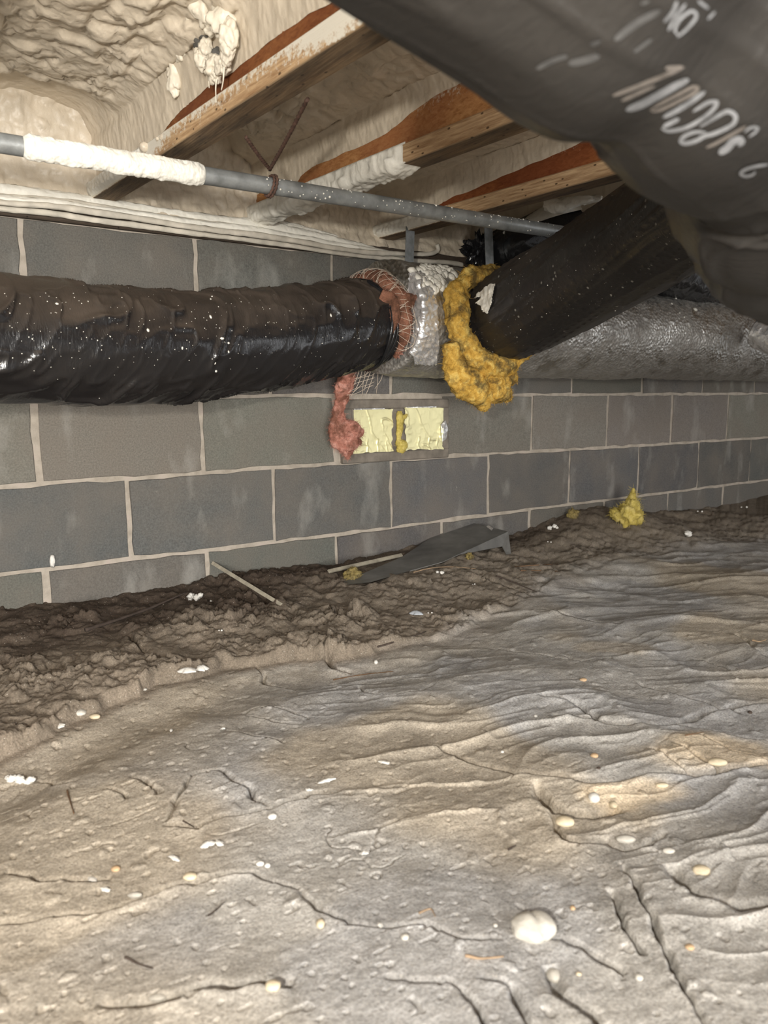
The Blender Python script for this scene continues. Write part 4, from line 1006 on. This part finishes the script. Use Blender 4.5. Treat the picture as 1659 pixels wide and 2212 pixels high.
# ------------------------------------------------------------------ torn foam clump hanging in the first bay
clump = []
def fo(px, py, y, r, seed, sc=(1, 1, 1)):
    x_ = jx(0, y) - .035; p = onX(px, py, x_ + r * .0); clump.append(blob(p, np.array(sc) * r * 1.15, 4, .55, 1.9, seed, random.random() * 3))
for k, (px, py, r, sc) in enumerate([(385, 30, .030, (1, 1, .8)), (420, 20, .026, (1, 1, 1)), (455, 18, .026, (1, 1, 1)), (480, 45, .020, (.8, 1, 1.1)), (372, 62, .022, (1, 1, 1)), (398, 92, .020, (1, .9, 1)), (392, 112, .014, (1, 1, 1)), (495, 75, .016, (.8, .8, 1.3)), (492, 105, .014, (.8, .8, 1.2)), (446, 105, .013, (.8, .8, 1.)), (440, 128, .015, (.8, .8, 1.1)), (462, 148, .017, (.9, .9, 1.)), (480, 140, .014, (.8, .8, 1.)), (468, 160, .010, (.8, .8, 1.2)), (488, 122, .011, (.7, .7, 1.2)), (430, 50, .020, (1, 1, .7)), (462, 60, .014, (1, 1, .8)), (378, 165, .016, (.8, .8, 1.6)), (350, 100, .018, (1, 1, 1))]):
    fo(px, py, -.80 + .0004 * (250 - px) * 0 , r, k + 1, sc)
drips = [((468, 170), (466, 190), (467, 222)), ((484, 145), (482, 175), (478, 195)), ((452, 158), (451, 175), (452, 190))]
for d3 in drips: clump.append(tube([onX(*q, jx(0, -.8) - .040) for q in d3], [.0022, .0011, .0008], 16, 7))
V, F = joinm(clump); o = mesh('torn_foam', V, F, 'foam_light', ceil)
V, F = joinm([blob(onX(px, py, jx(0, -.8) - .022), (r, r, r), 3, .3, 2, 3) for px, py, r in ((440, 88, .020), (452, 84, .016), (470, 118, .011))]); mesh('cavity_shade', V, F, 'cavity_grey', ceil)  # dark blobs stand in for the shade inside the torn cavity
lumps_ = []
for px, py, r in ((312, 318, .010), (352, 296, .007), (413, 261, .004), (340, 300, .004)): lumps_.append(blob(onZ(px, py, ZF + .03), (r, r * 1.2, r), 3, .25, 2, int(px)))
for V, F in lumps_: mesh('foam_blob', V, F, 'foam', joists[0])
# foam fringe under the joist beside the ducts
V, F = tube([dep(1178, 444, 2.05), dep(1215, 446, 2.02), dep(1250, 434, 1.98), dep(1300, 428, 1.95)], [.012, .018, .012, .006], 90, 22, lambda s, th, v: .006 * fbm(s * 40, th * 2, None, 3, 5)); mesh('foam_fringe', V, F, 'foam_white', joists[2])

# ------------------------------------------------------------------ foundation vent
vent = thing('foundation_vent', 'brown-grey foundation vent in the block wall, both openings taped over with shiny foil', 'vent', onY(850, 1000, -.005))
vy = -.013
def vq(px, py, y=vy): return onY(px, py, y)
xa, za = vq(742, 1000)[0], vq(742, 1003)[2]; xb = vq(970, 985)[0]; zb = vq(860, 862)[2]; zlo = vq(970, 988)[2]
zbot = (za + zlo) / 2
def opening(l, t, r, b_): return (vq(l, (t + b_) / 2)[0], vq((l + r) / 2, b_)[2], vq(r, (t + b_) / 2)[0], vq((l + r) / 2, t)[2])
O1 = opening(762, 884, 846, 977); O2 = opening(874, 880, 955, 971)
fr = []
fr.append(box((xa, vy, O1[3] + .001), (xb, .02, zb), .003)); fr.append(box((xa, vy, zbot), (xb, .02, min(O1[1], O2[1])), .003))
zl_, zh_ = min(O1[1], O2[1]) - .002, O1[3] + .003
fr.append(box((xa, vy, zl_), (O1[0], .02, zh_), .003)); fr.append(box((O1[2], vy, zl_), (O2[0], .02, zh_), .003))
zn = (O2[1] + O2[3]) / 2
fr.append(box((O2[2], vy, zl_), (xb, .02, zn - .010), .003)); fr.append(box((O2[2], vy, zn + .010), (xb, .02, zh_), .003)); fr.append(box((O2[2], vy + .003, zn - .012), (xb - .022, .02, zn + .012), .002))
V, F = joinm(fr); mesh('frame', V, F, 'vent', vent, smooth=False)
def foil(Ob, seed, rag, name):
    x0, z0, x1, z1 = Ob; nx, nz_ = 56, 62
    U, W_ = np.meshgrid(np.linspace(0, 1, nx), np.linspace(0, 1, nz_), indexing='ij')
    X = x0 + (x1 - x0) * U - .004 * (1 - U) * vnoise(W_ * 9, U * 0, None, seed) * rag + .005 * U * vnoise(W_ * 10 + 9, U * 0, None, seed + 1) * rag
    Z = z0 + (z1 - z0) * W_ + .003 * vnoise(U * 9, W_ * 0 + 4, None, seed) * rag * np.abs(W_ - .5) * 2
    d = .0010 * fbm(U * 4, W_ * 3, None, 3, seed) + .0035 * .7 * (1 - np.abs(vnoise(U * 3.4 + 1.6 * W_, W_ * 2.2, None, seed + 4))) ** 16 + .0006 * (1 - np.abs(vnoise(U * 9, W_ * 9, None, seed + 6))) ** 5
    d = d + (.003 * np.exp(-((U - .35) / .012) ** 2) + .003 * np.exp(-((U - .62) / .012) ** 2) + .002 * np.exp(-((U - .85) / .012) ** 2)) * sstep(.35, .25, W_)
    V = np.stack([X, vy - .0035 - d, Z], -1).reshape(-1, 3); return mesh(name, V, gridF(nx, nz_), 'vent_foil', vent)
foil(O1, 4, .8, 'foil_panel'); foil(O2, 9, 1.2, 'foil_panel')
for Ob in (O1, O2):
    V, F = box((Ob[0] + .003, vy - .008, Ob[3] - .001), (Ob[2] - .03, vy, Ob[3] + .003), .001); mesh('sliding_lip', V, F, 'tape', vent, smooth=False)
tabp = [(952, 918), (962, 908), (968, 925), (964, 948), (955, 955)]
V = np.array([onY(a, b_, vy - .006 - .004 * (k % 2)) for k, (a, b_) in enumerate(tabp)] + [onY(958, 930, vy - .016)]); F = [[i, (i + 1) % 5, 5] for i in range(5)]
mesh('foil_tab', V, F, 'tape', vent, smooth=False)
V, F = joinm([tube([onY(863, 888, vy - .01), onY(864, 915, vy - .012), onY(861, 945, vy - .010), onY(862, 962, vy - .012)], [.010, .011, .008, .012], 80, 24, lambda s, th, v: wool(v, 3, .006), squash=(1, .8)),
              tube([onY(861, 955, vy - .012), onY(868, 962, vy - .014), onY(864, 978, vy - .012)], [.012, .018, .012], 50, 24, lambda s, th, v: wool(v, 6, .007), squash=(1, .8)),
              tube([onY(866, 905, vy - .01), onY(874, 900, vy - .010), onY(880, 896, vy - .009)], [.006, .007, .003], 30, 16, lambda s, th, v: wool(v, 9, .004))])
o = mesh('insulation_scrap', V, F, 'lime', loc=V.mean(0)); tag(o, 'yellow fibreglass strip poked in between the two foil-taped vent openings', 'insulation', 'yellow wool scraps')
vs, tr = fibres(V, F, 500, .008, rngp, .0003, .2); q_ = mesh('loose_fibres', vs, tr, 'lime', o, smooth=False); q_['kind'] = 'stuff'

# ------------------------------------------------------------------ things on the floor
def tuft(px, py, size, label, seed, m='lime', n=900, tip=None):
    p = hit(px, py); c = p + np.array([0, 0, size * .65])
    prt = [blob(c, (size, size * .8, size), 4, .6, 2.4, seed)]
    for k in range(4): prt.append(blob(c + RNG.normal(0, size * .45, 3) * [1, 1, .5], np.array([.5, .5, .45]) * size, 3, .7, 2.6, seed + k))
    if tip is not None: prt.append(tube([c, c + np.array([.2, .1, 1.0]) * size, c + np.array(tip) * size], [size * .6, size * .4, size * .05], 30, 16, lambda s, th, v: wool(v, seed, .005)))
    V, F = joinm(prt); o = mesh('insulation_tuft', V, F, m, loc=p); tag(o, label, 'insulation', 'yellow wool scraps')
    vs, tr = fibres(V, F, n, size * .5, rngp, .0004, .1); q_ = mesh('loose_fibres', vs, tr, m, o, smooth=False); q_['kind'] = 'stuff'
tuft(1361, 1128, .048, 'fluffy yellow fibreglass tuft with a pointed tip against the wall foot', 3, n=1600, tip=(.5, .2, 1.9))
tuft(1238, 1118, .020, 'small muddy yellow wool tuft in the soil at the wall foot', 6, 'muddy')
tuft(763, 1254, .022, 'dull yellow wool lump under the pale lath near the grey sheet metal', 9, 'muddy', 400)
tuft(1014, 1207, .011, 'yellow wool lump tucked under the edge of the grey sheet metal', 12, 'muddy', 300)

# bent sheet metal
sm_px = dict(a=(722, 1268), b=(868, 1203), c=(945, 1152), d=(1010, 1127), e=(1098, 1147), f=(942, 1224), g=(885, 1232))
pa = hit(*sm_px['a']); pg = hit(885, 1236); pf = hit(942, 1226)
def at(px, py, z): return onZ(px, py, z)
A_ = pa + [0, 0, .004]; B1 = at(868, 1203, pa[2] + .018); C1 = at(945, 1152, pa[2] + .055); D1 = at(1010, 1127, pa[2] + .078); E1 = at(1098, 1148, pa[2] + .072); Fp = at(955, 1214, pg[2] + .020); G1 = pg + [0, 0, .004]; H1 = at(800, 1258, pa[2] + .006)
Z3 = np.array([0, 0, 1.])
top = [A_, H1, G1, Fp, E1, D1, C1, B1]
def plate(poly, th=.0018):
    P = np.array(poly); n = len(P); c = np.cross(P[2] - P[0], P[-2] - P[0]); c /= np.linalg.norm(c); 
    return np.vstack([P, P - c * th]), [list(range(n)), list(range(2 * n - 1, n - 1, -1))] + [[i, n + i, n + (i + 1) % n, (i + 1) % n] for i in range(n)]
E2 = at(1104, 1196, hit(1104, 1198)[2] + .004); E3 = at(1094, 1197, E2[2]); M1 = at(1085, 1180, E2[2] + .02); M2 = at(1040, 1180, E2[2] + .024)
Mid = at(990, 1198, E2[2] + .02)
sm = thing('sheet_metal_scrap', 'bent grey sheet metal offcut leaning on the soil at the wall foot', 'sheet metal', pa)
def grid_quad(p00, p10, p11, p01, nu, nv, bend):
    U, W_ = np.meshgrid(np.linspace(0, 1, nu), np.linspace(0, 1, nv), indexing='ij')
    P = (p00 * ((1 - U) * (1 - W_))[..., None] + p10 * (U * (1 - W_))[..., None] + p11 * (U * W_)[..., None] + p01 * ((1 - U) * W_)[..., None])
    P[..., 2] += bend(U, W_); return P.reshape(-1, 3), gridF(nu, nv)
V1, F1 = plate([B1, G1, Fp, E1, D1, C1]); V2, F2 = plate([A_, H1, G1, B1]); 
mesh('panel', V1, F1, 'sheet', sm, smooth=False); mesh('buried_tongue', V2, F2, 'sheet', sm, smooth=False)
V, F = plate([E1, Fp, Mid, M2, M1, E3, E2]); mesh('folded_flange', V, F, 'sheet', sm, smooth=False)
V, F = plate([at(1050, 1137, D1[2] + .003), at(1062, 1146, D1[2] + .003), at(1066, 1141, D1[2] + .003), at(1055, 1135, D1[2] + .003)], .001); mesh('foil_scrap', V, F, 'tape', sm, smooth=False)

def stick(pts, wid, th_, m, name, label, cat, group=None, lift=None, rnd=False):
    P = []
    for k, (px, py, up) in enumerate(pts): h_ = hit(px, py) if up is None else hit(px, py); P.append(h_ + [0, 0, th_ * .6] if not up else onZ(px, py, h_[2] + up))
    P = np.array(P)
    if not rnd: V, F = ribbon(P if len(P) > 2 else P[0] + (P[1] - P[0]) * np.linspace(0, 1, 5)[:, None], wid, th_, up=Z3); V, F = V, F
    else:
        V, F = tube(P, np.linspace(wid, wid * .45, len(P)), 40, 7, lambda s, th, v: wid * .3 * fbm(s * 60, th, None, 2, len(pts)))
    o = mesh(name, V, F, m, None, smooth=rnd, loc=P[0]); tag(o, label, cat, group); return o
def leaning(px0, py0, y0, px1, py1, wid, label):
    a = onY(px0, py0, y0); b_ = hit(px1, py1) + [0, 0, .002]; P = a + (b_ - a) * np.linspace(0, 1, 6)[:, None]
    vd = (a + b_) / 2 - CAM; vd /= np.linalg.norm(vd); upv = np.cross(np.cross(b_ - a, vd), b_ - a); upv = -upv / np.linalg.norm(upv)
    V, F = ribbon(P, wid, .005, up=-vd); o = mesh('lath_strip', V, F, 'lath', None, smooth=False, loc=b_); tag(o, label, 'lath', 'loose wood laths'); return o
leaning(459, 1216, -.004, 607, 1308, .0095, 'pale wooden lath leaning from the block wall down to the soil')
p0, p1 = hit(710, 1245) + [0, 0, .014], B1 + np.array([0, 0, .006])
V, F = ribbon(p0 + (p1 - p0) * np.linspace(0, 1, 6)[:, None], .010, .005, up=np.array([.3, -.6, .7])); o = mesh('lath_strip', V, F, 'lath', None, smooth=False, loc=p0); tag(o, 'pale wooden lath lying with one end on the grey sheet metal', 'lath', 'loose wood laths')
TW = [([(185, 1366), (250, 1345), (330, 1316), (402, 1284)], .0045, 'root', 'long dark root lying at the wall foot near white foam bits'),
 ([(905, 1133), (911, 1150), (916, 1168)], .0022, 'root', 'thin dark twig standing behind the grey sheet metal'),
 ([(893, 1238), (930, 1229), (975, 1226), (1028, 1230)], .0018, 'straw', 'pale straw lying along the front edge of the sheet metal'),
 ([(1112, 1226), (1160, 1222), (1205, 1220)], .0018, 'twig', 'brown twig, upper of two lying right of the sheet metal'),
 ([(1125, 1234), (1165, 1234), (1205, 1235)], .0016, 'twig', 'brown twig, lower of two lying right of the sheet metal'),
 ([(1072, 1246), (1115, 1262), (1160, 1281)], .0020, 'root', 'dark twig slanting across the rough soil below the sheet metal'),
 ([(815, 1400), (850, 1390), (905, 1372), (920, 1366)], .0022, 'root', 'dark sliver of wood along the edge of the loose soil'),
 ([(145, 1710), (152, 1735), (160, 1760)], .0014, 'twig', 'short brown pine needle right of the largest white scrap'),
 ([(905, 1975), (930, 1966), (940, 1982)], .0012, 'straw', 'small forked straw on the silt, above the largest white stone'),
 ([(1005, 2068), (1040, 2074), (1088, 2070)], .0016, 'straw', 'tan twig pointing at the largest white stone'),
 ([(1098, 1838), (1108, 1832), (1114, 1829)], .0014, 'root', 'tiny dark twig alone in the middle of smooth silt'),
 ([(1480, 1590), (1500, 1586), (1520, 1583)], .0010, 'twig', 'fine brown stalk on the peach sand patch'),
 ([(720, 1470), (790, 1458), (850, 1452)], .0014, 'twig', 'thin brown twig pressed into the silt above an oval dent'),
 ([(1625, 1385), (1640, 1388), (1655, 1384)], .0020, 'straw', 'pale twig at the far edge of the wrinkled silt'),
 ([(270, 2070), (300, 2085), (330, 2095)], .0012, 'root', 'dark needle on the foreground silt above the deepest crack'),
 ([(395, 1775), (410, 1783), (420, 1790)], .0010, 'root', 'tiny dark needle below the fan-shaped print'),
 ([(450, 1980), (470, 1965), (485, 1950)], .0011, 'root', 'thin dark stalk on the brown silt below the long white pebble')]
for pts, wd, m, lab in TW: stick([(a, b_, None) for a, b_ in pts], wd, wd * 2, m, 'twig', lab, 'twig', 'twigs and needles on the ground', rnd=True)

# pebbles, shells and foam crumbs: (px, py, width px, height px, material, label)
def rock(px, py, wpx, hpx, m, label, name='pebble', cat='pebble', seed=0, amp=.12, flat=.6, sub=3, sharp=False, grp='pebbles and shells on the silt', rot=None):
    p = hit(px, py); dist = np.dot(p - CAM, ray(829.5, 1106)); k = dist / FPX
    a = wpx * k / 2; h_ = hpx * k / 2 * 1.0
    V, F = blob((0, 0, 0), (a, max(h_ * 1.1, a * .5), max(h_ * .75, a * flat * .6)), sub, amp, 1.5, seed + int(px) % 17, 0, sharp)
    if wpx > 80: V[:, 2] -= .22 * max(h_ * .75, a * flat * .6) * np.exp(-((V[:, 0] / a - .12 + .25 * V[:, 1] / a) / .10) ** 2) * (V[:, 2] > 0)
    t = math.radians(-34.95) if rot is None else math.radians(-34.95 + rot)
    V = np.stack([V[:, 0] * math.cos(t) - V[:, 1] * math.sin(t), V[:, 0] * math.sin(t) + V[:, 1] * math.cos(t), V[:, 2]], 1)
    base_ = p + np.array([0, 0, max(h_ * .75, a * flat * .6) * .45]); o = mesh(name, V + base_, F, m, loc=p); tag(o, label, cat, grp); return o
def shell(px, py, wpx, hpx, label, seed, rot=0, m='shell', name='shell_fragment', cat='shell'):
    p = hit(px, py); k = np.dot(p - CAM, ray(829.5, 1106)) / FPX; a = wpx * k / 2; b_ = max(hpx * k / 2 * 1.3, a * .35)
    nu, nv = 16, 22; U, W_ = np.meshgrid(np.linspace(0, 1, nu), np.linspace(0, 2 * np.pi, nv, endpoint=False), indexing='ij')
    R_ = U * (1 + .22 * np.sin(2 * W_ + seed) + .14 * np.sin(5 * W_ + 2 * seed) + .08 * np.sin(9 * W_ + seed)); X, Y_ = R_ * np.cos(W_) * a, R_ * np.sin(W_) * b_
    Zt = .42 * min(a, b_) * (1 - U ** 2) + .07 * a * fbm(X / a * 3, Y_ / a * 3, None, 2, seed); Zb = Zt - .12 * a
    t = math.radians(-34.95 + rot)
    def tr(Z_): return np.stack([X * math.cos(t) - Y_ * math.sin(t), X * math.sin(t) + Y_ * math.cos(t), Z_ + .35 * X * math.sin(seed)], -1).reshape(-1, 3)
    f = gridF(nu, nv, True); n = nu * nv; V = np.vstack([tr(Zt), tr(Zb)]) + p + [0, 0, .10 * a + .002]
    F = f.tolist() + (f[:, ::-1] + n).tolist() + [[(nu - 1) * nv + i, n + (nu - 1) * nv + i, n + (nu - 1) * nv + (i + 1) % nv, (nu - 1) * nv + (i + 1) % nv] for i in range(nv)]
    o = mesh(name, V, F, m, loc=p); tag(o, label, cat, 'pebbles and shells on the silt'); return o
R_LIST = [
 (1152, 2014, 102, 74, 'stone', 'largest white stone, cracked across, in the foreground silt', .16),
 (1197, 2112, 34, 32, 'stone', 'round white pebble just below the largest white stone', .08),
 (1380, 2113, 18, 16, 'stone', 'small white pebble beside the long diagonal crack', .1),
 (1283, 1727, 24, 26, 'shell', 'bright round white pebble below the peach sand', .06),
 (1220, 1779, 42, 28, 'cream', 'smooth tan oval pebble in a curved hollow', .08),
 (1352, 1816, 42, 22, 'stone', 'long white pebble at the head of the diagonal crack', .1),
 (1550, 1650, 42, 22, 'cream', 'cream oval pebble at the lower edge of the rippled sand', .1),
 (1284, 1634, 17, 13, 'orange', 'small orange pebble between smooth silt and peach sand', .1),
 (1515, 1884, 40, 26, 'cream', 'tan rough pebble in the dark hollow right of the diagonal crack', .2),
 (1490, 2048, 20, 14, 'orange', 'dull orange pebble on the bluish silt', .12),
 (1237, 1963, 12, 12, 'orange', 'tiny tan pebble between the cracks, above the largest white stone', .12),
 (1430, 1698, 28, 12, 'cream', 'flat cream pebble lying in the pale sand strip', .1),
 (1325, 1742, 18, 20, 'cream', 'pale upright pebble right of the bright round white one', .15),
 (1070, 2000, 10, 10, 'stone', 'tiny white pebble left above the largest white stone', .1),
 (875, 2026, 18, 16, 'stone', 'dull white pebble low in the middle of the foreground', .15),
 (588, 1766, 20, 16, 'shell', 'white pebble right of the fan-shaped print', .12),
 (562, 1867, 18, 13, 'shell', 'left of two white pebbles touching in a crack', .1),
 (578, 1871, 13, 12, 'shell', 'right of two white pebbles touching in a crack', .1),
 (250, 1879, 20, 15, 'orange', 'orange pebble at the end of a short dark crack', .1),
 (205, 1550, 24, 14, 'cream', 'tan pebble beside the white stone at the soil edge', .12),
 (171, 1543, 31, 20, 'stone', 'white stone sitting at the edge of the loose brown soil', .25),
 (292, 1936, 32, 11, 'stone', 'long thin white pebble on brown silt', .1),
 (590, 2133, 34, 26, 'cream', 'cream pebble half sunk by the deepest foreground crack', .2),
 (340, 2157, 36, 18, 'stone', 'whitish pebble below the deepest foreground crack', .2),
 (692, 1998, 20, 22, 'cream', 'tan pebble beside a bend in the middle crack', .15),
 (410, 1897, 32, 22, 'cream', 'dull tan stone bulging beside a crack on the brown silt', .15),
 (812, 1432, 9, 12, 'shell', 'tiny white pebble above the oval dent', .1),
 (1157, 1548, 8, 8, 'shell', 'tiny white pebble on smooth silt left of the orange one', .08),
 (1260, 1470, 16, 10, 'orange', 'small pinkish pebble in the wrinkled silt', .1),
 (1085, 1625, 8, 7, 'shell', 'tiny white pebble above the dark crease', .1),
 (1293, 1660, 9, 7, 'root', 'tiny dark pebble above the pale sand strip', .1),
 (1620, 1540, 10, 9, 'root', 'tiny dark pebble on the peach sand', .1),
 (1445, 1840, 26, 16, 'stone', 'greyish white pebble right of the diagonal crack head', .15),
 (1250, 2105, 12, 10, 'cream', 'tiny cream pebble between the two lower cracks', .1)]
for k, (px, py, wp, hp, m, lab, am) in enumerate(R_LIST): rock(px, py, wp, hp, m, lab, seed=k, amp=am, sub=4 if wp > 80 else 3)
S_LIST = [
 (405, 1452, 36, 22, 'left white shell of the pair wedged at the loose soil edge', 3, 20), (437, 1446, 24, 18, 'right white shell of the pair wedged at the loose soil edge', 5, -30),
 (130, 1570, 12, 22, 'thin white shell sliver at the foot of the soil bank', 8, 60), (313, 1492, 10, 8, 'tiny white shell chip on the soil bank edge', 9, 0),
 (448, 1828, 28, 20, 'cream broken shell with a ragged rim, larger of two together', 2, 10), (474, 1825, 22, 12, 'cream broken shell, smaller of two together', 11, 0),
 (377, 1857, 20, 20, 'white wedge-shaped shell on brown silt', 4, 40), (199, 1902, 17, 20, 'white shell chip near the short dark crack', 6, 70), (228, 1925, 10, 20, 'narrow pale shell splinter below a white shell chip', 7, 80),
 (668, 1709, 18, 8, 'small white shell chip in the long fold', 12, 0), (705, 1690, 34, 11, 'long white shell splinter lying in the long fold', 13, 5),
 (787, 1846, 20, 16, 'white curved shell rim on smooth silt', 14, -40), (482, 1576, 10, 9, 'tiny cream shell chip on the tan bank', 15, 0), (830, 1650, 24, 9, 'pale shell flake beside the fold line', 16, 5),
 (822, 2002, 16, 12, 'white shell flake at the edge of the blue-grey silt', 18, 20), (370, 1580, 7, 8, 'tiny white shell speck above a brown needle', 17, 0)]
for px, py, wp, hp, lab, sd_, ro in S_LIST: shell(px, py, wp, hp, lab, sd_, ro)
def crumb(px, py, wp, hp, label, seed, n=5):
    p = hit(px, py); k = np.dot(p - CAM, ray(829.5, 1106)) / FPX; r = np.random.default_rng(seed); prt = []; right = np.array([math.cos(math.radians(-34.95)), math.sin(math.radians(-34.95)), 0])
    for q in range(n):
        c = p + right * (q / max(1, n - 1) - .5) * wp * k * .75 + np.array([0, 0, hp * k * .3]) + r.normal(0, hp * k * .12, 3)
        prt.append(blob(c, np.array([.9, .8, .8]) * hp * k * .36 * r.uniform(.7, 1.2), 3, .7, 2.6, seed + q))
    V, F = joinm(prt); o = mesh('foam_crumb', V, F, 'shell', loc=p); tag(o, label, 'foam crumb', 'white foam crumbs on the ground')
crumb(418, 1294, 36, 20, 'white foam crumb by the wall foot at the tip of the long root', 3); crumb(460, 1301, 11, 10, 'little white foam crumb right beside a bigger one at the wall foot', 5, 2)
crumb(44, 1687, 70, 24, 'largest white scrap, ragged, on brown silt at the picture edge', 7, 8); crumb(1196, 1141, 18, 13, 'white foam crumb on the soil heap right of the sheet metal', 9, 3)
crumb(1187, 1173, 8, 6, 'tiny white foam crumb below the soil heap', 11, 2); crumb(1482, 1160, 20, 20, 'grey-white foam crumb right below the fluffy yellow tuft', 13, 3); crumb(950, 1240, 12, 14, 'white foam crumb in front of the sheet metal', 15, 2)
crumb(1512, 1106, 14, 6, 'white foam crumb at the wall foot right of the yellow tuft', 17, 2); crumb(1607, 1098, 12, 7, 'farthest white foam crumb at the wall foot', 19, 2); crumb(476, 1363, 7, 8, 'tiny white foam crumb on dark brown soil', 21, 2)
crumb(928, 1326, 9, 7, 'tiny white crumb right of the blue-grey chip', 23, 2); crumb(1023, 1264, 7, 5, 'tiny white crumb on the slope below the sheet metal', 25, 2)
shell(899, 1327, 24, 22, 'blue-grey curved plastic chip on the loose soil', 3, 15, 'chip', 'plastic_chip', 'plastic chip')
# white foam drip stuck on the block wall
V, F = blob(onY(113, 1212, -.004), (.006, .006, .016), 3, .4, 2, 4); o = mesh('foam_drip', V, F, 'shell', loc=V.mean(0)); tag(o, 'white foam drip stuck low on the block wall', 'foam drip')
